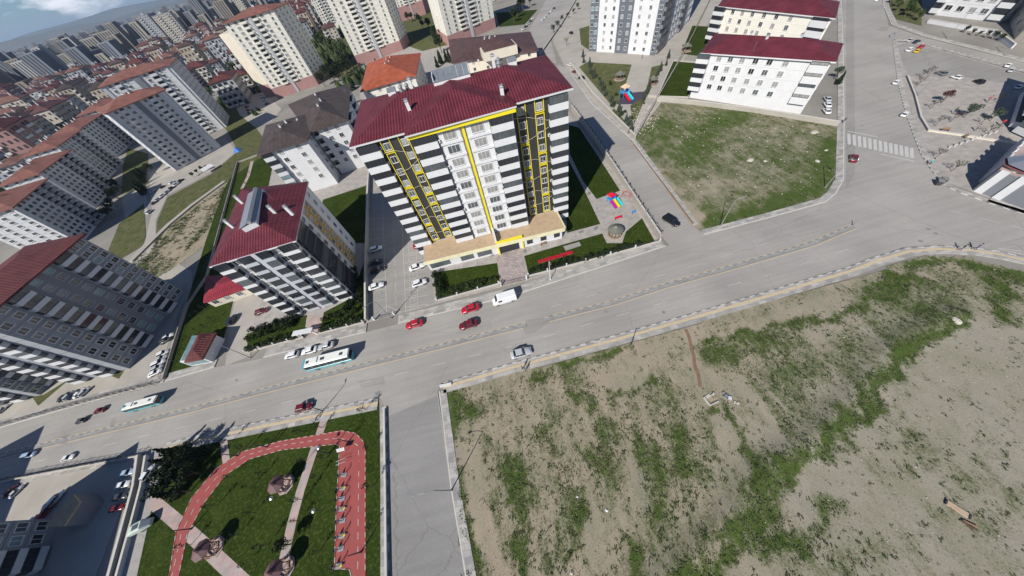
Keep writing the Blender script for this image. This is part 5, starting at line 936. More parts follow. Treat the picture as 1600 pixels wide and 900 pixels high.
# ------------------------------------------------------------------ vegetation
def leafcloud(mb, R, cx, cy, cz, rx, ry, rz, n, s, mi=0):
    for _ in range(n):
        while True:
            x, y, z = R.uniform(-1, 1), R.uniform(-1, 1), R.uniform(-1, 1); q = x * x + y * y + z * z
            if .25 < q < 1: break
        c = Vector((cx + x * rx, cy + y * ry, cz + z * rz)); a = Vector((R.gauss(0, 1), R.gauss(0, 1), R.gauss(0, .6))).normalized(); b = a.orthogonal().normalized(); b.rotate(Matrix.Rotation(R.uniform(0, 6.28), 3, a)); d = a.cross(b); e = s * R.uniform(.6, 1.3)
        mb.poly([c + b * e, c + d * e * .7, c - b * e, c - d * e * .7], mi)
def tree_mesh(kind, v):
    def f():
        R = random.Random(v * 31 + len(kind)); t = MB(); c = MB()
        if kind == 'round':
            t.tube((0, 0, -.1), (.05, 0, 1.6), .14, .10); 
            for k in range(5): a = k * 1.26 + R.random(); t.tube((.05, 0, 1.4), (math.cos(a) * .9, math.sin(a) * .9, 2.6 + R.random() * .6), .07, .03, 5)
            for k in range(9): a = R.uniform(0, 6.28); r = R.uniform(.2, 1.15); leafcloud(c, R, r * math.cos(a), r * math.sin(a), 2.9 + R.uniform(-.7, 1.), .75, .75, .6, 55, .2)
        elif kind == 'conifer':
            t.tube((0, 0, -.1), (0, 0, 4.6), .13, .03)
            for k in range(13): z = .5 + k * .34; r = 1.25 * (1 - k / 13.5); leafcloud(c, R, R.uniform(-.1, .1), R.uniform(-.1, .1), z, r, r, .28, int(26 + 50 * r), .19)
        elif kind == 'sparse':
            t.tube((0, 0, -.1), (0, 0, 1.8), .09, .06)
            for k in range(9): a = k * .8 + R.random(); e = (math.cos(a) * R.uniform(.6, 1.1), math.sin(a) * R.uniform(.6, 1.1), 2.2 + R.random() * 1.2); t.tube((0, 0, 1.5), e, .04, .015, 4); leafcloud(c, R, *e, .4, .4, .35, 18, .11)
        elif kind == 'shrub':
            t.tube((0, 0, -.1), (0, 0, .5), .06, .03)
            for k in range(6): a = R.uniform(0, 6.28); r = R.uniform(0, .4); leafcloud(c, R, r * math.cos(a), r * math.sin(a), .55 + R.uniform(-.15, .35), .4, .4, .38, 40, .12)
        elif kind == 'sapling':
            t.tube((0, 0, -.05), (0, 0, 1.3), .035, .02, 5); t.tube((.12, 0, -.05), (.12, 0, 1.1), .025, .025, 4); leafcloud(c, R, 0, 0, 1.6, .3, .3, .6, 60, .09)
        return t, c
    return f
def tree(kind, px, py, s, label, leaf=None, group=None, name=None, v=None, world=None, z=0.):
    v = random.randrange(3) if v is None else v; leaf = leaf or M_LEAF; p = world or g(px, py); s *= min(1, psc(px, py) * 1.15) if py > 200 or px > 900 else 1
    def f(): t, c = tree_mesh(kind, v)(); return mkmesh(t, 'trunk', [M_BARK]), mkmesh(c, 'crown', [leaf])
    a, b = cached(('tree', kind, v, leaf.name), f); nm = name or {'round': 'broadleaf_tree', 'conifer': 'conifer_tree', 'sparse': 'bare_tree', 'shrub': 'shrub', 'sapling': 'sapling'}[kind]
    e = empty(nm, (p[0], p[1], z), random.uniform(0, 6.28)); e.scale = (s * random.uniform(.9, 1.1), s * random.uniform(.9, 1.1), s); tag(e, label, 'shrub' if kind == 'shrub' else 'tree', group); place('trunk', a, e); place('crown', b, e); return e
def trow(kind, a, b, n, s, label, leaf=None, jit=2.):
    for i in range(n):
        t = (i + .5) / n; tree(kind, a[0] + (b[0] - a[0]) * t + random.uniform(-jit, jit), a[1] + (b[1] - a[1]) * t + random.uniform(-jit, jit), s * random.uniform(.8, 1.2), label, leaf, group=label)
trow('shrub', (826, 428), (1000, 384), 17, 1.3, 'dark green shrubs in a line along the front lawn behind the pavement', M_LEAFD); trow('shrub', (836, 422), (900, 404), 6, 1.1, 'small shrubs behind the red flower beds', M_LEAFD)
trow('shrub', (683, 465), (778, 437), 12, 1.4, 'shrubs along the lower edge of the small lawn by the car park', M_LEAF); trow('shrub', (682, 432), (694, 462), 6, 1.8, 'bushy hedge shrubs between the car park and small lawn', M_LEAFD); trow('shrub', (700, 455), (760, 440), 7, 1.3, 'second line of shrubs on the small lawn', M_LEAF)
for a, b, n in (((389, 547), (472, 525), 14), ((388, 532), (460, 508), 12), ((395, 520), (470, 497), 11), ((504, 516), (566, 500), 10), ((508, 500), (562, 486), 8), ((556, 420), (566, 480), 7), ((538, 488), (558, 468), 5)): trow('shrub', a, b, n, 1.5, f'dense hedge shrub {"left" if b[0] < 500 else "right"} of the small white gate canopy', M_LEAFD if n % 2 else M_LEAF)
trow('conifer', (905, 85), (990, 212), 15, .85, 'small grey green conifers lining the lane wall below the white and slate tower', M_LEAFG, 3); trow('conifer', (1048, 88), (1000, 160), 8, .8, 'grey green conifers along the fence right of the garden', M_LEAFG, 2); trow('round', (862, 55), (905, 10), 6, 1., 'street trees beside the upper lane', M_LEAFG)
trow('shrub', (930, 110), (985, 200), 8, 1.4, 'garden shrubs near the purple play mat', M_LEAF, 9)
for px, py, k, lf, lb in ((1303, 124, 'round', M_LEAFG, 'grey green tree at the corner of the white block by the wide road'), (1308, 132, 'conifer', M_LEAFD, 'dark conifer beside the grey green corner tree'), (1470, 161, 'round', M_LEAFR, 'reddish round bush on the plaza, left of the others'), (1505, 184, 'round', M_LEAFG, 'olive green tree in the middle of the plaza'), (1484, 191, 'sparse', M_LEAFR, 'dark low tree left below the olive tree'),
                          (1546, 189, 'round', M_LEAFG, 'grey green tree on the right of the plaza'), (1531, 194, 'sparse', M_LEAFD, 'dark bare tree beside the tree right of the plaza'), (1460, 197, 'sparse', M_LEAFG, 'thin tree by the plaza kerb'), (1437, 122, 'sparse', M_LEAFD, 'dark thin tree at the plaza corner'), (1450, 117, 'sparse', M_LEAFR, 'brownish tree next to the grey blue car'), (1460, 248, 'sparse', M_LEAFD, 'dark tree by the kerb above the waste bins'), (1486, 268, 'sparse', M_LEAFD, 'dark tree between the waste bins and pavilion'),
                          (1540, 210, 'sparse', M_LEAFD, 'small dark tree by the plaza paving stones'), (1453, 170, 'sparse', M_LEAFD, 'small dark tree left of the reddish bush'), (1432, 135, 'sparse', M_LEAFR, 'low brown tree at the plaza wall'), (1555, 160, 'sparse', M_LEAFD, 'sparse tree near the flag pole'), (885, 72, 'sparse', M_LEAFR, 'bare brownish tree at the lane junction')):
    tree(k, px, py, 1.15 if k != 'round' else 1.3, lb, lf)
trow('round', (1499, 51), (1567, 66), 6, .8, 'small round trees in a row below the top right block', M_LEAFD, 1); trow('round', (1388, 8), (1435, 38), 8, 1.5, 'leafy trees in the garden at the top right road corner', M_LEAF, 4)
for i, (px, py) in enumerate(((262, 708), (275, 712), (292, 705), (255, 725), (270, 733), (288, 728), (300, 718), (250, 748), (265, 755), (283, 750), (298, 742), (247, 768), (262, 776), (280, 770), (258, 762), (305, 708), (272, 745))): tree('round' if i % 3 else 'conifer', px + 18, py - 2, 1.2, 'dark tree in the dense clump at the park corner', M_LEAFD, 'dark trees clumped at the park corner')
trow('conifer', (226, 272), (228, 308), 6, 1.5, 'dark conifers in a column by the access road', M_LEAFD, 2); tree('round', 245, 272, 2., 'broad dark tree beside the conifer column at the pale tower', M_LEAFD); trow('round', (193, 290), (172, 345), 8, 1.6, 'dark trees in the gap between pale tower and grey blocks', M_LEAFD, 4); trow('round', (330, 262), (300, 278), 4, .9, 'small trees on the slope edge', M_LEAFD)
trow('round', (505, 130), (560, 115), 8, 2.2, 'dark trees between the brown and orange roofs', M_LEAFD, 8); trow('round', (640, 35), (700, 75), 9, 2.2, 'dark trees between the taller cream towers', M_LEAFD, 10); trow('round', (500, 60), (545, 100), 8, 2., 'garden trees left of the middle cream tower', M_LEAF, 10); trow('conifer', (680, 105), (705, 95), 5, 1.4, 'conifers behind the solar panels', M_LEAFD, 3)
trow('round', (548, 160), (560, 215), 6, 1.4, 'trees in the narrow gap beside the crimson eave', M_LEAFD, 4); trow('round', (438, 262), (470, 285), 4, 1.2, 'small trees by the white wing wall', M_LEAFG, 3); trow('round', (800, 35), (830, 5), 5, 2., 'trees along the upper lawn beside the lane', M_LEAFD, 4)
trow('sapling', (0, 666), (250, 600), 26, .9, 'low shrubs in a line along the yard fence by the main road', M_LEAFD, 1); trow('sapling', (0, 752), (222, 711), 24, 1., 'low shrubs along the lower kerb of the left carriageway', M_LEAFD, 1)
for a, b, n in (((378, 258), (338, 420), 9), ((395, 262), (360, 370), 6), ((415, 250), (400, 275), 3), ((300, 500), (345, 470), 5), ((285, 540), (340, 500), 5), ((270, 570), (300, 545), 3)): trow('sapling', a, b, n, 1.2, 'young saplings casting long shadows on the lawns left of the crimson roofed block', M_LEAFD, 3)
for i, (px, py) in enumerate(((363, 690), (340, 700), (505, 668), (478, 676), (365, 745), (395, 760), (340, 790), (400, 800), (375, 835), (390, 700), (480, 720), (500, 745), (475, 780), (470, 812), (512, 715), (420, 850), (320, 870), (415, 740), (300, 850), (500, 860), (580, 700), (584, 760), (585, 820), (430, 690), (455, 845), (390, 880))): tree('sapling', px, py, 1.25 if i % 3 else 1.7, 'young sapling casting a shadow on the park lawn', M_LEAFD, 'saplings on the park lawn')
tree('round', 455, 850, .9, 'leafy tree overlapping the path beside the lowest gazebo', M_LEAF)
# weeds: uncountable ground cover on the fields
def weeds(name, poly, n, fld, thr, mats, z=.0, seed=1, s0=.075):
    R = random.Random(seed); m = MB(); obj_, V, G_ = fld; P = W(poly); k = 0; cell = {}
    for (x, y), q in zip(V, G_): cell[(round(x), round(y))] = q
    t = 0
    while k < n and t < n * 12:
        t += 1; i = R.randrange(len(V)); x, y = V[i][0] + R.uniform(-.5, .5), V[i][1] + R.uniform(-.5, .5); q = G_[i]
        if R.random() > max(.05, min(1, (q - thr) * 2.2)): continue
        if not inpoly(x, y, P): continue
        k += 1; zl = relief(x, y) if name == 'weeds' and seed == 1 else 0; s = s0 * (.6 + 2.2 * R.random() ** 3); mi = 0 if R.random() < .7 else 1
        for _ in range(R.randrange(6, 11)):
            a = R.uniform(0, 6.28); c = Vector((x + R.gauss(0, s), y + R.gauss(0, s), z + zl + s * .45)); e_ = s * R.uniform(.35, .7); b = Vector((math.cos(a), math.sin(a), R.uniform(-.2, .6))).normalized() * e_; d = Vector((-math.sin(a), math.cos(a), R.uniform(-.3, .5))).normalized() * e_ * .8; m.poly([c + b, c + d, c - b, c - d], mi)
    return tag(m.build(name, mats), 'weeds and grass tufts scattered over the soil', None, kind='stuff')
FP = [(706, 612), (800, 592), (985, 543), (1200, 479), (1340, 440), (1445, 407), (1512, 410), (1600, 432), (1760, 470), (1760, 1000), (730, 1000), (727, 900)]
weeds('weeds', FP, 16000, FLD1, .33, [M_TUFT, M_TUFT2], z=.02)
weeds('weeds', [(1025, 168), (1180, 175), (1303, 197), (1302, 280), (1285, 310), (1130, 350), (1095, 360), (1050, 300), (1000, 222)], 2600, FLD2, .3, [M_TUFT, M_TUFT2], z=.02, seed=2, s0=.11)
weeds('weeds', [(352, 290), (345, 315), (330, 352), (265, 420), (215, 440), (190, 425), (262, 358)], 900, FLD3, .2, [M_TUFT, M_TUFT2], z=.03, seed=3, s0=.28)
def stones(name, poly, n, smin, smax, seed, label):
    R = random.Random(seed); m = MB(); P = W(poly); xs = [p.x for p in P]; ys = [p.y for p in P]; k = 0
    while k < n:
        x, y = R.uniform(min(xs), max(xs)), R.uniform(min(ys), max(ys))
        if not inpoly(x, y, P): continue
        k += 1; s = R.uniform(smin, smax) * R.uniform(.5, 1); h = s * R.uniform(.3, .7); pts = [(x + s * R.uniform(.6, 1) * math.cos(t * 1.26), y + s * R.uniform(.6, 1) * math.sin(t * 1.26)) for t in range(5)]; b = len(m.v); h += .08; m.v += [(p[0], p[1], 0) for p in pts] + [(x + (p[0] - x) * .6, y + (p[1] - y) * .6, h) for p in pts]
        for i in range(5): m.f.append((b + i, b + (i + 1) % 5, b + 5 + (i + 1) % 5, b + 5 + i)); m.m.append(0)
        m.f.append(tuple(range(b + 5, b + 10))); m.m.append(0)
    tag(m.build(name, M_STONE), label, None, kind='stuff')
stones('stones', FP, 520, .05, .16, 4, 'small pale stones scattered over the field'); stones('stones', [(1030, 175), (1300, 200), (1300, 280), (1100, 350)], 160, .08, .28, 5, 'pale stones scattered on the vacant lot'); stones('rubble', [(985, 170), (1018, 160), (1030, 185), (1015, 210), (990, 215)], 260, .1, .4, 6, 'broken rubble along the lot corner')
def rock(px, py, r, h, label, seed, ar=1.):
    R = random.Random(seed); p = g(px, py); m = MB(); k = 11; rings = []
    for z, f in ((-.1, 1), (h * .5, .92), (h * .9, .68), (h, .35)): rings.append([(f * r * R.uniform(.75, 1.1) * math.cos(6.283 * i / k), f * r * ar * R.uniform(.75, 1.1) * math.sin(6.283 * i / k), z + R.uniform(-.08, .08) * h) for i in range(k)])
    loft(m, rings); o = m.build('boulder', M_STONE, None, (p.x, p.y, bank(p.x, p.y))); tag(o, label, 'rock')
rock(1488, 503, .55, .4, 'pale flat rock in the dark green strip on the right', 1, 1.6); rock(1172, 251, 1.1, .5, 'large white rock in the vacant lot', 2, .7); rock(1195, 252, .5, .25, 'small white rock right of the large one in the lot', 3); rock(1277, 252, .5, .3, 'pale slab rock by the lamp post on the vacant lot', 4, 1.5); rock(1272, 207, 1.2, .3, 'grey gravel heap in the top right corner of the lot', 5, .8); rock(1291, 235, .6, .2, 'pale heap near the right kerb of the lot', 6, .6)
#@@MORE
# ------------------------------------------------------------------ walls and fences
def wall(name, pts, th, z0, z1, label, m=None, cat='wall', cap=True, posts=None, rail=False, group=None, side=0):
    L = W(pts); c = L[0]; e = empty(name, (c.x, c.y, 0)); tag(e, label, cat, group); L = [p - c for p in L]; mb = MB(); strip(mb, L, -th / 2, th / 2, z0, z1); mb.build('wall' if cat == 'wall' else 'plinth', m or W9, e)
    if cap: mb = MB(); strip(mb, L, -th / 2 - .06, th / 2 + .06, z1 + .002, z1 + .1); mb.build('coping', M_KERB, e)
    if posts:
        sp, ph, pw, pm = posts; tot = 0; T = []
        for a, b in zip(L, L[1:]):
            d = (b - a).length; k = max(1, round(d / sp))
            for i in range(k): T.append(a.lerp(b, i / k))
        T.append(L[-1])
        for t in T: me = cached(('post', ph, pw, pm.name), lambda: (lambda q: (q.box(-pw, pw, -pw, pw, 0, ph), q.box(-pw - .05, pw + .05, -pw - .05, pw + .05, ph, ph + .06), mkmesh(q, 'post', [pm]))[-1])(MB())); place('post', me, e, (t.x, t.y, z1 + (.1 if cap else 0)))
    if rail:
        mb = MB()
        for h_ in (.35, .75): 
            for a, b in zip(L, L[1:]): mb.tube((a.x, a.y, z1 + h_ + .1), (b.x, b.y, z1 + h_ + .1), .03, k=4)
        for a, b in zip(L, L[1:]):
            d = (b - a).length; k = int(d / .45)
            for i in range(k): p = a.lerp(b, (i + .5) / k); mb.tube((p.x, p.y, z1 + .1), (p.x, p.y, z1 + .95), .014, k=4)
        mb.build('railing', FRD, e)
    return e
wall('retaining_wall', [(1030, 376), (1000, 330), (962, 270), (925, 215), (893, 172)], .35, 0, 2.1, 'long pale retaining wall between the tower lawns and the side lane', M_CONC, posts=(3.2, .9, .13, M_KDARK), rail=True)
wall('garden_wall', [(826, 433), (915, 410), (1030, 379)], .25, 0, .5, 'low white wall with posts along the front lawn right of the walk', M_CONC, cat='fence', posts=(6., .8, .12, W1), rail=True)
wall('garden_wall', [(684, 471), (780, 445)], .25, 0, .5, 'low wall with white posts in front of the small lawn', M_CONC, cat='fence', posts=(5., .8, .12, W1), rail=True)
wall('garden_wall', [(388, 551), (476, 528)], .25, 0, .5, 'low fence in front of the hedged garden left of the small gate', M_CONC, cat='fence', posts=(4., .8, .1, W1), rail=True); wall('garden_wall', [(498, 523), (570, 505)], .25, 0, .5, 'low fence in front of the hedged garden right of the small gate', M_CONC, cat='fence', posts=(4., .8, .1, W1), rail=True)
wall('boundary_wall', [(575, 502), (574, 430), (577, 300), (580, 240)], .35, 0, 1.3, 'grey wall between the hedged garden and the car park', M_CONC)
wall('boundary_wall', [(1083, 350), (1040, 292), (990, 226)], .2, 0, .25, 'thin low kerb wall at the left edge of the vacant lot', M_TRENCH, cap=False)
wall('lane_wall', [(992, 218), (925, 150), (893, 105)], .4, 0, 1.5, 'pale block wall between the lane and the conifer row', M_CONC); wall('boundary_wall', [(992, 218), (1030, 150), (1066, 88), (1090, 40), (1115, -10)], .25, 0, 1.2, 'thin fence wall rising along the right of the tower garden', M_CONC, cat='fence', rail=True)
wall('boundary_wall', [(1022, 158), (1080, 163), (1180, 176), (1308, 197)], .35, 0, 1.4, 'pale stone wall between the white block and the vacant lot', M_CONC); wall('garden_wall', [(1012, 152), (1075, 154)], .25, 0, .6, 'pale edge wall below the green lawn left of the white block', M_CONC); wall('garden_wall', [(1028, 150), (1052, 96), (1093, 99)], .2, 0, .5, 'low wall around the bright lawn right of the tower garden', M_CONC)
wall('yard_fence', [(-40, 676), (0, 667), (120, 632), (250, 598)], .2, 0, .5, 'dark fence along the concrete yard above the main road', M_KDARK, cat='fence', cap=False, rail=True)
wall('yard_fence', [(258, 594), (292, 482), (325, 432), (352, 330), (372, 255), (425, 235)], .2, 0, .8, 'long thin fence between the lawns and the slab block yard', M_CONC, cat='fence', cap=False, rail=True)
wall('planter_wall', [(224, 712), (218, 760), (205, 810), (180, 905), (150, 1000)], .35, 0, 1.1, 'left wall of the planted strip beside the side street', M_CONC); wall('planter_wall', [(233, 712), (226, 760), (212, 815), (188, 905), (160, 1000)], .3, 0, .7, 'right wall of the planted strip beside the side street', W5)
wall('planter_wall', [(0, 754), (110, 733), (224, 712)], .25, 0, .6, 'low wall with planting along the lower car park and the road', M_CONC, cat='fence', rail=True); wall('park_kerb_wall', [(602, 640), (604, 760), (606, 905), (610, 1000)], .25, 0, .55, 'pale low wall on the right side of the park', M_KERB)
wall('curb_wall', [(688, 604), (706, 600)], .5, 0, .45, 'short white kerb wall at the street corner', W1, cap=False); wall('low_wall', [(0, 662), (-1, 661)], .2, 0, .3, 'low white stub wall at the left edge', W1, cap=False)
wall('terrace_wall', [(1448, 36), (1480, 42), (1550, 54), (1580, 76)], .4, 0, 1.3, 'white terrace wall in front of the top right block', W1); wall('plaza_wall', [(1416, 120), (1428, 150), (1437, 185), (1449, 205)], .3, 0, .5, 'dark low wall with planter at the plaza edge', W11); wall('plaza_wall', [(1449, 205), (1500, 212), (1560, 222), (1600, 226)], .4, 0, .4, 'pale low wall across the lower plaza', W9); wall('lane_guard', [(843, 88), (880, 35), (905, -8)], .3, 0, 1.0, 'grey wall between the parked row and the upper lane', M_CONC)
# entrance gate, small gate canopy
def gate(p1, p2, label, h=1.2):
    a, b = g(*p1), g(*p2); L = (b - a).length; e = empty('gate', (a.x, a.y, .1), math.atan2((b - a).y, (b - a).x)); tag(e, label, 'gate'); m = MB()
    for i in range(int(L / .3)): m.tube((.2 + i * .3, 0, .05), (.2 + i * .3, 0, h), .018, k=4)
    for z in (.1, h): m.tube((0, 0, z), (L, 0, z), .04, k=5)
    m.build('gate_leaf', FRD, e)
    for x in (0, L): m = MB(); m.box(x - .18, x + .18, -.18, .18, 0, h + .4); m.build('gate_post', W1, e)
gate((783, 447), (823, 437), 'dark iron gate at the street end of the herringbone walk'); gate((586, 500), (617, 492), 'open barrier gate across the car park entrance', .9)
a, b = g(472, 528), g(497, 523); e = empty('gate_canopy', (a.x, a.y, .12), math.atan2((b - a).y, (b - a).x)); tag(e, 'small white gate canopy on the pavement between the two hedged gardens', 'gate'); L = (b - a).length
for x in (0, L): m = MB(); m.box(x - .15, x + .15, -.15, .15, 0, 2.4); m.build('post', W1, e)
m = MB(); m.box(-.4, L + .4, -.7, .7, 2.4, 2.6); m.build('roof', W1, e)
# ------------------------------------------------------------------ lamps
def lamp(px, py, label, h=9., arm=(1.8,), ang=0., m=None, name='street_lamp', group=None):
    p = g(px, py); e = empty(name, (p.x, p.y, .05), ang); tag(e, label, 'lamp post', group); mb = MB(); mb.tube((0, 0, 0), (0, 0, h), .11, .06, 8); mb.tube((0, 0, 0), (0, 0, .35), .19, .16, 8); mb.build('pole', m or M_POLE, e)
    for s in arm:
        mb = MB(); mb.tube((0, 0, h - .1), (s * .5, 0, h + .3), .05, .045, 6); mb.tube((s * .5, 0, h + .3), (s, 0, h + .4), .045, .04, 6); mb.build('arm', m or M_POLE, e); sg = 1 if s > 0 else -1
        mb = MB(); loft(mb, [[(s - .1 * sg, -.1, h + .33), (s - .1 * sg, .1, h + .33), (s - .1 * sg, .1, h + .45), (s - .1 * sg, -.1, h + .45)], [(s + .6 * sg, -.16, h + .36), (s + .6 * sg, .16, h + .36), (s + .6 * sg, .1, h + .48), (s + .6 * sg, -.1, h + .48)]]); mb.build('lamp_head', M_STEEL, e)
lamp(706, 766, 'street lamp on the right pavement of the side street, arm over the road', 8., (2.6,), math.pi); lamp(1125, 354, 'street lamp at the lower edge of the vacant lot', 8.); lamp(1289, 293, 'street lamp inside the right corner of the vacant lot', 8., ang=-1.57)
lamp(1332, 353, 'lamp post at the right tip of the median', 1.6, (), 0); lamp(860, 437, 'white lamp post in a pavement bay beside the red flower beds', 7., (.9,), -1.57, m=W1); lamp(612, 497, 'double armed lamp post at the car park entrance', 8., (2.2, -2.2), 0.6)
lamp(986, 538, 'thin lamp post on the field side pavement', 3.2, (), 0, FRD); lamp(505, 642, 'lamp post on the park pavement beside the red car', 4.5, (.6,), 1.57, FRD); lamp(392, 559, 'lamp post at the driveway corner left of the parked cars', 8., (1.8,), -1.57); lamp(1434, 150, 'thin lamp beside the plaza wall', 6., (1.2,)); lamp(1590, 205, 'tall flag pole at the shaded plaza', 11., (), 0, W1, 'flag_pole')
for px, py in ((1411, 5), (1480, 60), (1570, 88)): lamp(px, py, 'street lamp on the pavement of the top right side road', 7., (1.5,), -1.3, group='street lamps along the top right side road')
for px, py, d in ((418, 698, 'on the top run of the red track'), (545, 690, 'at the rounded corner of the red track'), (565, 862, 'on the right leg of the red track'), (372, 712, 'near the left bend of the red track'), (515, 708, 'by the sign board inside the track corner'), (300, 826, 'where the pink path meets the track')):
    lamp(px, py, f'thin dark park lamp {d}', 3.6, (), 0, FRD, 'park_lamp')
def globe(px, py, label):
    p = g(px, py); e = empty('path_lamp', (p.x, p.y, .03)); tag(e, label, 'lamp'); mb = MB(); mb.tube((0, 0, 0), (0, 0, 2.4), .05, k=6); mb.build('pole', FRD, e); mb = MB(); mb.cone((0, 0), .34, 2.4, 2.6, 12); mb.tube((0, 0, 2.36), (0, 0, 2.41), .34, k=12); mb.build('lamp_head', M_STEEL, e)
globe(511, 702, 'disc topped lamp on the lawn beside the top of the pink path'); globe(441, 778, 'disc topped lamp left of the pink path below the upper gazebo'); globe(505, 797, 'disc topped lamp on the lawn between pink path and exercise strip')
# ------------------------------------------------------------------ gazebos
def gazebo(px, py, r, rm, label, n=8, hpost=2.3, rh=.9, deck=True, floor=None):
    p = g(px, py); e = empty('gazebo', (p.x, p.y, .05), random.uniform(0, .7)); tag(e, label, 'gazebo')
    if deck: m = MB(); m.prism([(1.12 * r * math.cos(6.2832 * i / n), 1.12 * r * math.sin(6.2832 * i / n)) for i in range(n)], 0, .14); m.build('deck', floor or M_PINK, e)
    for i in range(n): a = 6.2832 * i / n; m = MB(); m.tube((r * .85 * math.cos(a), r * .85 * math.sin(a), .1), (r * .85 * math.cos(a), r * .85 * math.sin(a), hpost + .1), .07, k=6); m.build('post', M_WOOD, e)
    m = MB(); b = 0
    for i in range(n):
        a0, a1 = 6.2832 * i / n, 6.2832 * (i + 1) / n; A, B = (r * math.cos(a0), r * math.sin(a0), hpost), (r * math.cos(a1), r * math.sin(a1), hpost); w_ = math.dist(A, B); m.poly([A, B, (0, 0, hpost + rh)], 0, [(0, 0), (w_, 0), (w_ / 2, r)])
    m.prism([(r * math.cos(6.2832 * i / n), r * math.sin(6.2832 * i / n)) for i in range(n)], hpost - .12, hpost - .004, 0); ro = m.build('roof', rm, e); m = MB(); m.cone((0, 0), r * .3, hpost + rh * .8, hpost + rh + .25, n); m.build('finial', rm, ro)
    m = MB()
    for i in range(n):
        if i == 0: continue
        a0, a1 = 6.2832 * i / n, 6.2832 * (i + 1) / n; m.tube((r * .85 * math.cos(a0), r * .85 * math.sin(a0), .9), (r * .85 * math.cos(a1), r * .85 * math.sin(a1), .9), .04, k=4); m.tube((r * .8 * math.cos(a0), r * .8 * math.sin(a0), .5), (r * .8 * math.cos(a1), r * .8 * math.sin(a1), .5), .12, k=4)
    m.build('bench_rail', M_WOOD, e); return e
M_PLUM = mat('plum roof', (.12, .06, .06), .7, var=.2, scale=1.2); R_THA = rooftile('weathered gazebo roof', (.20, .205, .17), .25, .7, .4); gazebo(960, 368, 2.05, R_THA, 'round gazebo with grey green shingle roof on the front lawn', 12, floor=M_CONC)
for px, py, d in ((336, 856, 'beside the pink path near the left bend of the track'), (447, 757, 'left of the pink path in the upper middle of the park'), (446, 888, 'on the pink path at the bottom edge')): gazebo(px, py, 1.5, M_PLUM, f'plum roofed gazebo {d}', 8)
gazebo(968, 124, 2.4, R_THA, 'green roofed gazebo on the lawn below the white and slate tower', 8); gazebo(1019, 132, 2.2, R_THA, 'green roofed gazebo beside the diagonal fence', 8); gazebo(1071, 80, 2.8, R_THA, 'square topped gazebo right of the diagonal fence', 4)
# ------------------------------------------------------------------ playgrounds
PC = {k: mat(k + ' plastic', c, .4, var=0) for k, c in (('red', (.55, .01, .04)), ('yellow', (.7, .5, .01)), ('cyan', (.02, .5, .55)), ('magenta', (.4, .01, .3)), ('blue', (.03, .25, .6)), ('tan', (.6, .45, .3)))}
def play(px, py, s, ang, label, sl, roofc):
    p = g(px, py); e = empty('playground_set', (p.x, p.y, .04), ang); e.scale = (s, s, s); tag(e, label, 'play equipment')
    m = MB(); m.box(-1, 1, -.8, .8, 1.2, 1.3)
    for x in (-1, 1):
        for y in (-.8, .8): m.tube((x, y, 0), (x, y, 2.7), .06, k=6)
    for x in (-1, 1): m.box(x - .03, x + .03, -.75, .75, 1.3, 1.9)
    m.build('tower', PC['blue'], e); m = MB(); m.cone((0, 0), 1.5, 2.65, 3.5, 4, 0, rot=.785); m.build('roof', PC[roofc], e)
    for i, c in enumerate(sl):
        x = -.8 + i * 1.05; m = MB(); k = 8; L0 = Vector((x, -.85, 1.35)); pts = [(x, -.85 - t * 2.6 / k, 1.35 - 1.2 * (t / k) ** .9) for t in range(k + 1)]
        loft(m, [[(q[0] - .38, q[1], q[2] + .28), (q[0] - .32, q[1], q[2]), (q[0] + .32, q[1], q[2]), (q[0] + .38, q[1], q[2] + .28), (q[0] + .28, q[1], q[2] + .06), (q[0] - .28, q[1], q[2] + .06)] for q in pts]); m.build('slide', PC[c], e)
    m = MB()
    for i in range(5): m.box(1.05, 1.9 - i * .15, -.35, .35, .2 + i * .22, .24 + i * .22)
    for y in (-.4, .4): m.tube((2.1, y, 0), (1.0, y, 1.3), .04, k=5)
    m.build('ladder', PC['red'], e)
    return e
play(954, 316, 1.0, .25, 'playground tower with magenta, yellow and turquoise slides beside the round gazebo', ('magenta', 'yellow', 'cyan'), 'red'); play(975, 152, 1.5, .2, 'playground tower with red and turquoise slides on the purple mat', ('red', 'cyan'), 'tan')
p = g(978, 308); e = empty('swing', (p.x, p.y, .04), -.9); tag(e, 'red swing frame beside the colourful slides', 'swing'); m = MB()
for x in (-1.2, 1.2):
    for y in (-.6, .6): m.tube((x, y, 0), (x, 0, 1.9), .05, k=6)
m.tube((-1.2, 0, 1.9), (1.2, 0, 1.9), .05, k=6); m.build('frame', PC['red'], e)
for x in (-.5, .5):
    m = MB(); m.box(x - .2, x + .2, -.12, .12, .5, .55); m.tube((x - .18, 0, .55), (x - .18, 0, 1.9), .01, k=3); m.tube((x + .18, 0, .55), (x + .18, 0, 1.9), .01, k=3); m.build('swing_seat', PC['red'], e)
def bench(px, py, ang, L, mt, label, z=.05):
    p = g(px, py); e = empty('bench', (p.x, p.y, z), ang); tag(e, label, 'bench'); m = MB(); m.box(-L / 2, L / 2, -.2, .2, .42, .47); m.build('seat', mt, e); m = MB(); m.box(-L / 2, L / 2, .2, .24, .5, .85); m.build('backrest', mt, e)
    for x in (-L / 2 + .15, L / 2 - .15): m = MB(); m.box(x - .04, x + .04, -.18, .22, 0, .42); m.build('leg', FRD, e)
bench(966, 342, .1, 2.2, PC['red'], 'long red bench on the play area paving by the slides'); bench(849, 383, .1, 1.6, M_WOOD, 'small bench under the podium windows'); bench(990, 333, .2, 1.2, PC['blue'], 'small blue seat at the right side of the play area')
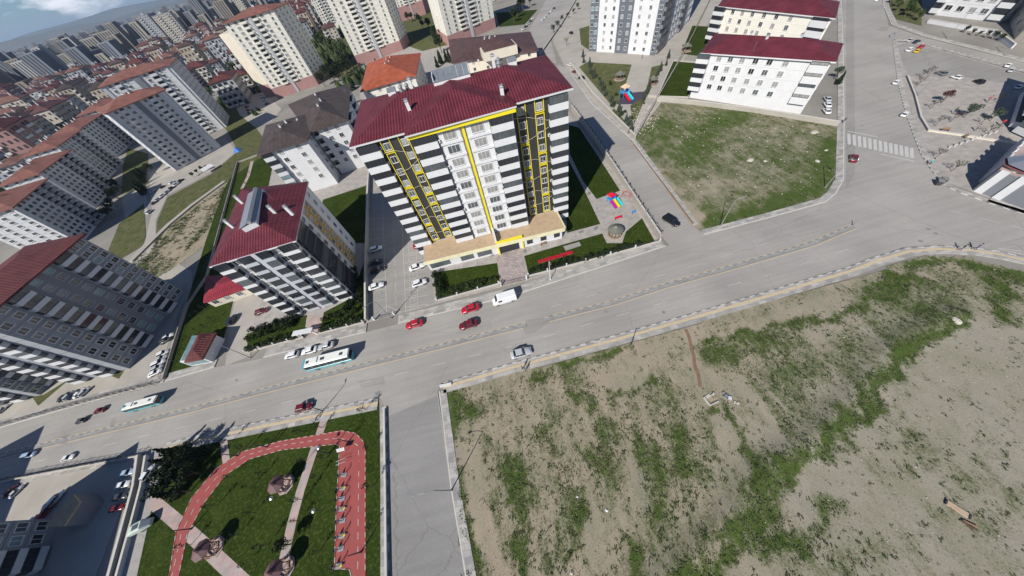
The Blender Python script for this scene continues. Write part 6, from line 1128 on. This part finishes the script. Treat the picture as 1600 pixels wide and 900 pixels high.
for i, (px, py) in enumerate(((905, 366), (929, 361), (920, 306), (770, 402), (822, 396))):
    p = g(px, py); e = empty('bicycle_rack', (p.x, p.y, .05), .4 * i); tag(e, ('dark bicycle rack on the path left of the gazebo', 'dark bicycle rack on the path nearest the gazebo', 'dark bicycle rack on the path by the tower shadow', 'dark planter frame left of the entrance portal', 'dark planter frame right of the entrance portal')[i], 'rack'); m = MB()
    for k in range(4): m.tube((k * .35, 0, 0), (k * .35, 0, .7), .025, k=4); m.tube((k * .35, 0, .7), (k * .35, .5, .7), .025, k=4); m.tube((k * .35, .5, .7), (k * .35, .5, 0), .025, k=4)
    m.build('frame', FRD, e)
# red flower beds
def bed(a, b, wd, label):
    A, B = g(*a), g(*b); L = (B - A).length; e = empty('flower_bed', (A.x, A.y, .03), math.atan2((B - A).y, (B - A).x)); tag(e, label, 'flower bed'); m = MB(); m.box(0, L, -wd / 2, wd / 2, 0, .05); m.build('soil', M_TRENCH, e); m = MB(); R = random.Random(L); 
    for _ in range(int(L * wd * 90)): leafcloud(m, R, R.uniform(.05, L - .05), R.uniform(-wd / 2, wd / 2), .12, .1, .1, .05, 3, .13)
    tag(m.build('flowers', mat('red blossom', (.5, .008, .035), .7, var=.2, scale=3), e), kind='stuff')
bed((841, 410), (895, 394), 1.0, 'long red flower bed slanting across the front lawn'); bed((853, 418), (872, 413), 1.0, 'short red flower bed below the long one')
# ------------------------------------------------------------------ exercise machines
def mach(px, py, v, label):
    p = g(px, py); e = empty('exercise_machine', (p.x, p.y, .055), random.uniform(-.2, .2)); tag(e, label, 'outdoor gym', 'exercise machines on the red strip'); m = MB(); m.box(-.5, .5, -.35, .35, 0, .08); m.tube((0, 0, .08), (0, 0, 1.5), .07, k=8); m.build('frame', W11, e)
    m = MB(); m.box(-.75, -.4, -.18, .18, .5, .56); m.box(-.78, -.72, -.18, .18, .56, 1.0); m.build('seat', FRD, e); m = MB(); m.tube((0, -.45, 1.35), (0, .45, 1.35), .03, k=5)
    for s in (-.45, .45): m.tube((0, s, 1.35), (.35 * (1 if v else -1), s, .8), .025, k=5)
    m.build('handle', FRD, e)
    if v: m = MB(); m.box(.3, .7, -.12, .12, .25, .3); m.tube((.1, 0, .9), (.5, 0, .28), .03, k=5); m.build('pedal', W8, e)
for i, (px, py, w_) in enumerate(((538, 742, 'second below the sign board'), (536, 763, 'third below the sign board'), (535, 779, 'with yellow pedal in the middle of the strip'), (535, 795, 'just below the middle of the strip'), (536, 813, 'fifth counting from the lower end'), (535, 837, 'third counting from the lower end'), (533, 857, 'next to last at the lower end'), (530, 884, 'last one at the lower end'))): mach(px, py, i % 2, f'outdoor exercise machine on the red strip, {w_}')
p = g(537, 722); e = empty('parallel_bars', (p.x, p.y, .055), .1); tag(e, 'low parallel bars on the red strip below the sign board', 'outdoor gym'); m = MB()
for y in (-.3, .3):
    m.tube((-.9, y, .9), (.9, y, .9), .03, k=5)
    for x in (-.8, .8): m.tube((x, y, 0), (x, y, .9), .03, k=5)
m.build('frame', W5, e)
p = g(538, 704); e = empty('notice_board', (p.x, p.y, .055)); tag(e, 'white notice board at the top of the exercise strip', 'sign'); m = MB(); m.poly([(-.75, -.25, .95), (.75, -.25, .95), (.75, .25, 1.3), (-.75, .25, 1.3)]); m.poly([(-.75, -.25, .93), (-.75, .25, 1.28), (.75, .25, 1.28), (.75, -.25, .93)]); m.build('board', W1, e); m = MB()
for x in (-.6, .6): m.tube((x, 0, 0), (x, 0, 1.1), .04, k=5)
m.build('post', FRD, e); m = MB()
for j in range(3):
    for i in range(4): x = -.55 + i * .3; y = -.12 + j * .12; m.box(x, x + .2, y - .02, y + .02, 1.045 + j * .085 + .0, 1.06 + j * .085)
m.build('lettering', FRD, e)
# waste containers
for i, (px, py) in enumerate(((1463, 289), (1469, 286))):
    p = g(px, py); e = empty('waste_container', (p.x, p.y, .15), .8); tag(e, ('dark waste container on the kerb, left of the pair', 'dark waste container on the kerb, right of the pair')[i], 'waste bin'); m = MB(); loft(m, [[(-.55, -.4, .1), (.55, -.4, .1), (.55, .4, .1), (-.55, .4, .1)], [(-.65, -.5, 1.1), (.65, -.5, 1.1), (.65, .5, 1.1), (-.65, .5, 1.1)]]); m.build('body', FRD, e); m = MB(); m.box(-.68, .68, -.53, .53, 1.1, 1.2); m.build('lid', M_KDARK, e)
p = g(843, 190); 
e = empty('waste_container', (g(1393, 58).x, g(1393, 58).y, .1), .2); tag(e, 'grey waste container at the side road corner near the plaza', 'waste bin'); m = MB(); m.box(-.6, .6, -.45, .45, 0, 1.1); m.build('body', W11, e); m = MB(); m.box(-.65, .65, -.5, .5, 1.103, 1.2); m.build('lid', M_KDARK, e)
# blue tarp heap, white shelter on the slope, satellite dish, debris on the field
rockp = g(372, 236); m = MB(); m.cone((0, 0), 2.4, 0, 2.4, 7); o = m.build('tarpaulin', mat('blue tarp', (.04, .16, .5), .5, var=.15, scale=1), None, (rockp.x, rockp.y, 0)); tag(o, 'crumpled blue tarpaulin at the top of the grassy slope', 'tarpaulin')
p = g(330, 268); e = empty('slope_shelter', (p.x, p.y, 0), .9); tag(e, 'small shelter with slanted white roof on the grass slope', 'shelter'); m = MB(); m.poly([(-3, -1.6, 1.9), (3, -1.6, 1.9), (3, 1.6, 2.7), (-3, 1.6, 2.7)]); m.poly([(-3, -1.6, 1.85), (-3, 1.6, 2.65), (3, 1.6, 2.65), (3, -1.6, 1.85)]); m.build('roof', W1, e)
for x in (-2.7, 2.7): m = MB(); m.tube((x, 0, 0), (x, 0, 2.25), .1, k=5); m.build('post', M_POLE, e)
def slabpile(px, py, label, parts, name='debris_pile'):
    p = g(px, py); e = empty(name, (p.x, p.y, .01)); tag(e, label, 'debris')
    for nm, x, y, a, lx, ly, z0, z1, mt in parts: m = MB(); m.obox((x, y), a, lx, ly, z0, z1); m.build(nm, mt, e)
slabpile(1112, 623, 'broken pale concrete slabs on the bare patch at the end of the trench', [('slab', -1.1, -.2, 1.7, 1.5, .25, 0, .3, M_STONE), ('slab', -.1, -.8, .15, 1.7, .2, 0, .25, M_STONE), ('slab', .2, .2, .1, 1.7, .9, 0, .15, M_DIRT), ('slab', -.4, .5, .3, .9, .5, .0, .2, M_STONE), ('slab', .6, .6, .6, .5, .3, .15, .35, M_STONE)])
slabpile(1133, 620, 'small heap of grey rubbish right of the concrete slabs', [('sack', 0, 0, .3, .8, .5, 0, .4, M_STEEL), ('sack', .5, -.4, .9, .6, .5, 0, .3, W5), ('sack', .1, .6, .2, .5, .4, 0, .25, M_KDARK)], 'rubbish_heap'); slabpile(1152, 631, 'two pale sacks at the edge of the green strip', [('sack', 0, 0, .3, .5, .4, 0, .3, M_STONE), ('sack', -.3, .3, .9, .4, .3, 0, .25, M_STONE)], 'rubbish_heap')
slabpile(1494, 795, 'tan timber panel lying on the bare soil at lower right', [('panel', 0, 0, -1.05, 1.9, .7, 0, .2, mat('pale timber', (.42, .31, .22), .8, var=.15, scale=2)), ('end_beam', -.52, .9, -1.05, .14, .75, 0, .3, FRD), ('end_beam', .52, -.9, -1.05, .14, .75, 0, .3, FRD)], 'timber_panel'); slabpile(1512, 821, 'dark broken timber frame just below the tan panel', [('beam', 0, 0, -1.0, 1.6, .15, 0, .2, M_BARK), ('beam', .25, .15, -.8, 1.3, .15, .1, .28, M_WOOD), ('beam', -.15, .1, -1.4, 1.0, .12, 0, .3, M_BARK)], 'broken_frame')
for px, py, c, lb in ((862, 895, M_BLK, 'black round rubber scrap on the soil at the bottom edge'), (893, 895, M_STONE, 'pale flat stone at the bottom edge of the field')): p = g(px, py); m = MB(); m.cone((0, 0), .3, 0, .2, 9); o = m.build('scrap', c, None, (p.x, p.y, .02)); tag(o, lb, 'scrap')
for px, py, lb in ((902, 776, 'white litter bag on the field, upper of two'), (948, 797, 'white litter bag on the field, lower of two'), (703, 656, 'white litter bags beside the side street pavement')): p = g(px, py); m = MB(); m.cone((0, 0), .28, 0, .28, 6); tag(m.build('litter_bag', W1, None, (p.x, p.y, .02)), lb, 'litter')
# utility line shadows are cast by real overhead cables between poles
def cable(a, b, za, zb, label, sag=.8, r=.025):
    A, B = g(*a), g(*b); m = MB(); k = 10; P = [(A.x + (B.x - A.x) * t / k, A.y + (B.y - A.y) * t / k, za + (zb - za) * t / k - sag * 4 * (t / k) * (1 - t / k)) for t in range(k + 1)]
    for p, q in zip(P, P[1:]): m.tube(p, q, r, k=4)
    tag(m.build('cable', FRD), label, 'cable')
R_ = random.Random(9)
for i, (px, py, h_) in enumerate(((588, 153, 20), (541, 118, 19), (540, 145, 19), (748, 20 + 78, 13.5), (465, 190, 20.5), (430, 210, 20))):
    p = g(px, py, h_); e = empty('satellite_dish', (p.x, p.y, h_), R_.uniform(-1, 1)); tag(e, ('white dish at the left roof edge behind the crimson tower', 'white dish on the brown roof corner, upper', 'white dish on the brown roof corner, lower', 'white dish beside the pink roof dormer', 'white dish on the ridge of the brown roof', 'white dish at the front of the brown roof')[i], 'satellite dish'); m = MB(); m.tube((0, 0, -1.2), (0, 0, .5), .04, k=5); m.build('mast', M_POLE, e); m = MB(); loft(m, [[(.05 * f * 0 - .25 * (1 - f * f), f * .55 * math.cos(t * .628), .9 + f * .55 * math.sin(t * .628)) for t in range(10)] for f in (1, .7, .4, .1)], caps=False); m.build('dish', W1, e)
for (px, py, lb) in ((1180, 72, 'rooftop aerial on the wide crimson roof'), (420, 305, 'rooftop aerial on the smaller crimson roof')):
    p = g(px, py, 17 if px > 1000 else 25); e = empty('aerial', (p.x, p.y, 15.5 if px > 1000 else 24)); tag(e, lb, 'aerial'); m = MB(); m.tube((0, 0, 0), (0, 0, 2.6), .03, k=4)
    for z in (2., 2.3, 2.6): m.tube((-.5, 0, z), (.5, 0, z), .015, k=3)
    m.build('mast', M_POLE, e)
# people
def person_mesh(pose):
    J = {'pel': (0, 0, .95), 'sp': (0, 0, 1.2), 'ch': (0, .01, 1.4), 'nk': (0, .01, 1.52), 'hd': (0, .03, 1.66), 'ls': (-.2, 0, 1.42), 'rs': (.2, 0, 1.42), 'le': (-.26, -.04, 1.14), 're': (.26, .04, 1.14), 'lh': (-.25, .1, .9), 'rh': (.25, .2, .95), 'lp': (-.1, 0, .92), 'rp': (.1, 0, .92), 'lk': (-.1, .12, .5), 'rk': (.1, -.02, .5), 'la': (-.1, .2, .08), 'ra': (.1, -.22, .1), 'lf': (-.1, .38, .04), 'rf': (.1, -.06, .03)}
    if pose: J.update(lk=(-.1, .02, .5), la=(-.1, 0, .08), lf=(-.1, .17, .04), rk=(.1, .02, .5), ra=(.1, 0, .08), rf=(.1, .17, .04))
    RD = {'pel': .15, 'sp': .13, 'ch': .16, 'nk': .06, 'hd': .11, 'ls': .07, 'rs': .07, 'le': .045, 're': .045, 'lh': .035, 'rh': .035, 'lp': .1, 'rp': .1, 'lk': .06, 'rk': .06, 'la': .045, 'ra': .045, 'lf': .04, 'rf': .04}
    E = [('pel', 'sp'), ('sp', 'ch'), ('ch', 'nk'), ('nk', 'hd'), ('ch', 'ls'), ('ch', 'rs'), ('ls', 'le'), ('rs', 're'), ('le', 'lh'), ('re', 'rh'), ('pel', 'lp'), ('pel', 'rp'), ('lp', 'lk'), ('rp', 'rk'), ('lk', 'la'), ('rk', 'ra'), ('la', 'lf'), ('ra', 'rf')]
    K = list(J); me = bpy.data.meshes.new('p'); me.from_pydata([J[k] for k in K], [(K.index(a), K.index(b)) for a, b in E], []); o = bpy.data.objects.new('p', me); COL.objects.link(o); o.modifiers.new('s', 'SKIN'); sv = me.skin_vertices[0].data
    for i, k in enumerate(K): sv[i].radius = (RD[k], RD[k] * .85)
    sv[0].use_root = True; o.modifiers.new('ss', 'SUBSURF').levels = 1; dg = bpy.context.evaluated_depsgraph_get(); r = bpy.data.meshes.new_from_object(o.evaluated_get(dg)); bpy.data.objects.remove(o); return r
SKIN = mat('skin', (.45, .27, .19), .6, var=0)
PM = [person_mesh(0), person_mesh(1)]
def person(px, py, a, top, leg, label, pose=0, z=.15):
    p = g(px, py); me = PM[pose].copy(); me.materials.clear()
    for mt in (top, leg, SKIN): me.materials.append(mt)
    for f in me.polygons: c = f.center; f.material_index = 2 if c.z > 1.5 or (abs(c.x) > .2 and c.z < 1.0) else (1 if c.z < .98 else 0)
    o = place('person', me, None, (p.x, p.y, z), a); tag(o, label, 'person'); m = MB(); loft(m, [[(r * math.cos(t * .785), .02 + r * math.sin(t * .785) * 1.1, zz) for t in range(8)] for r, zz in ((.118, 1.66), (.12, 1.72), (.09, 1.78), (.03, 1.8))]); m.build('hair', M_BLK, o)
person(817, 577, 1.5, FRD, FRD, 'person in dark clothes walking on the pavement beside the silver car'); person(821, 580, 1.5, M_STEEL, FRD, 'person in a grey top walking beside one dressed in dark', 1)
person(1003, 92, .3, FRD, FRD, 'person in dark clothes standing at the foot of the white and slate tower', 1, .05); person(1497, 392, .4, FRD, mat('denim', (.06, .08, .16), .8, var=0), 'pedestrian in dark top on the pavement at the right bend', 0); person(1316, 193, 2, FRD, FRD, 'person in black on the kerb by the vacant lot corner', 0); person(1520, 391, .2, mat('blue top', (.08, .08, .35), .8, var=0), FRD, 'pedestrian in a blue top right of the one in a dark top')
tree('sparse', 573, 640, .9, 'bare tree by the park corner next to the side street', M_LEAFD); tree('sparse', 990, 555, .3, 'tiny dry bush beside the thin lamp post', M_LEAFD)

RP = random.Random(21)
for i, (px, py, lb) in enumerate(((1475, 205, 'left of the olive tree'), (1520, 168, 'below the black car'), (1508, 215, 'near the lower plaza wall'), (1560, 175, 'by the shaded right edge'))): bench(px, py, RP.uniform(-1, 1), 1.6, M_WOOD, 'wooden plaza bench ' + lb)
for i, (px, py, c, lb) in enumerate(((1488, 178, FRD, 'person in dark clothes crossing the plaza left of the olive tree'), (1522, 205, M_STEEL, 'person in grey on the plaza near the lower wall'), (1561, 197, PC['red'], 'person in a red top near the flag pole on the plaza'), (1541, 160, PC['red'], 'person in a red top in the middle of the plaza'), (1450, 258, PC['cyan'], 'person in a turquoise top on the kerb path below the plaza'))): person(px, py, RP.uniform(0, 6), c, FRD, lb, i % 2, .05)
for i in range(9):
    px, py = 1482 + i * 9, 232 - i * 3; p = g(px, py); e = empty('bollard', (p.x, p.y, .04)); tag(e, 'short pale bollard in the row across the lower plaza', 'bollard', 'bollards across the lower plaza'); m = MB(); m.tube((0, 0, 0), (0, 0, .8), .12, .1, 8); m.build('post', W1, e); m = MB(); m.tube((0, 0, .8), (0, 0, .92), .14, k=8); m.build('cap', M_KDARK, e)
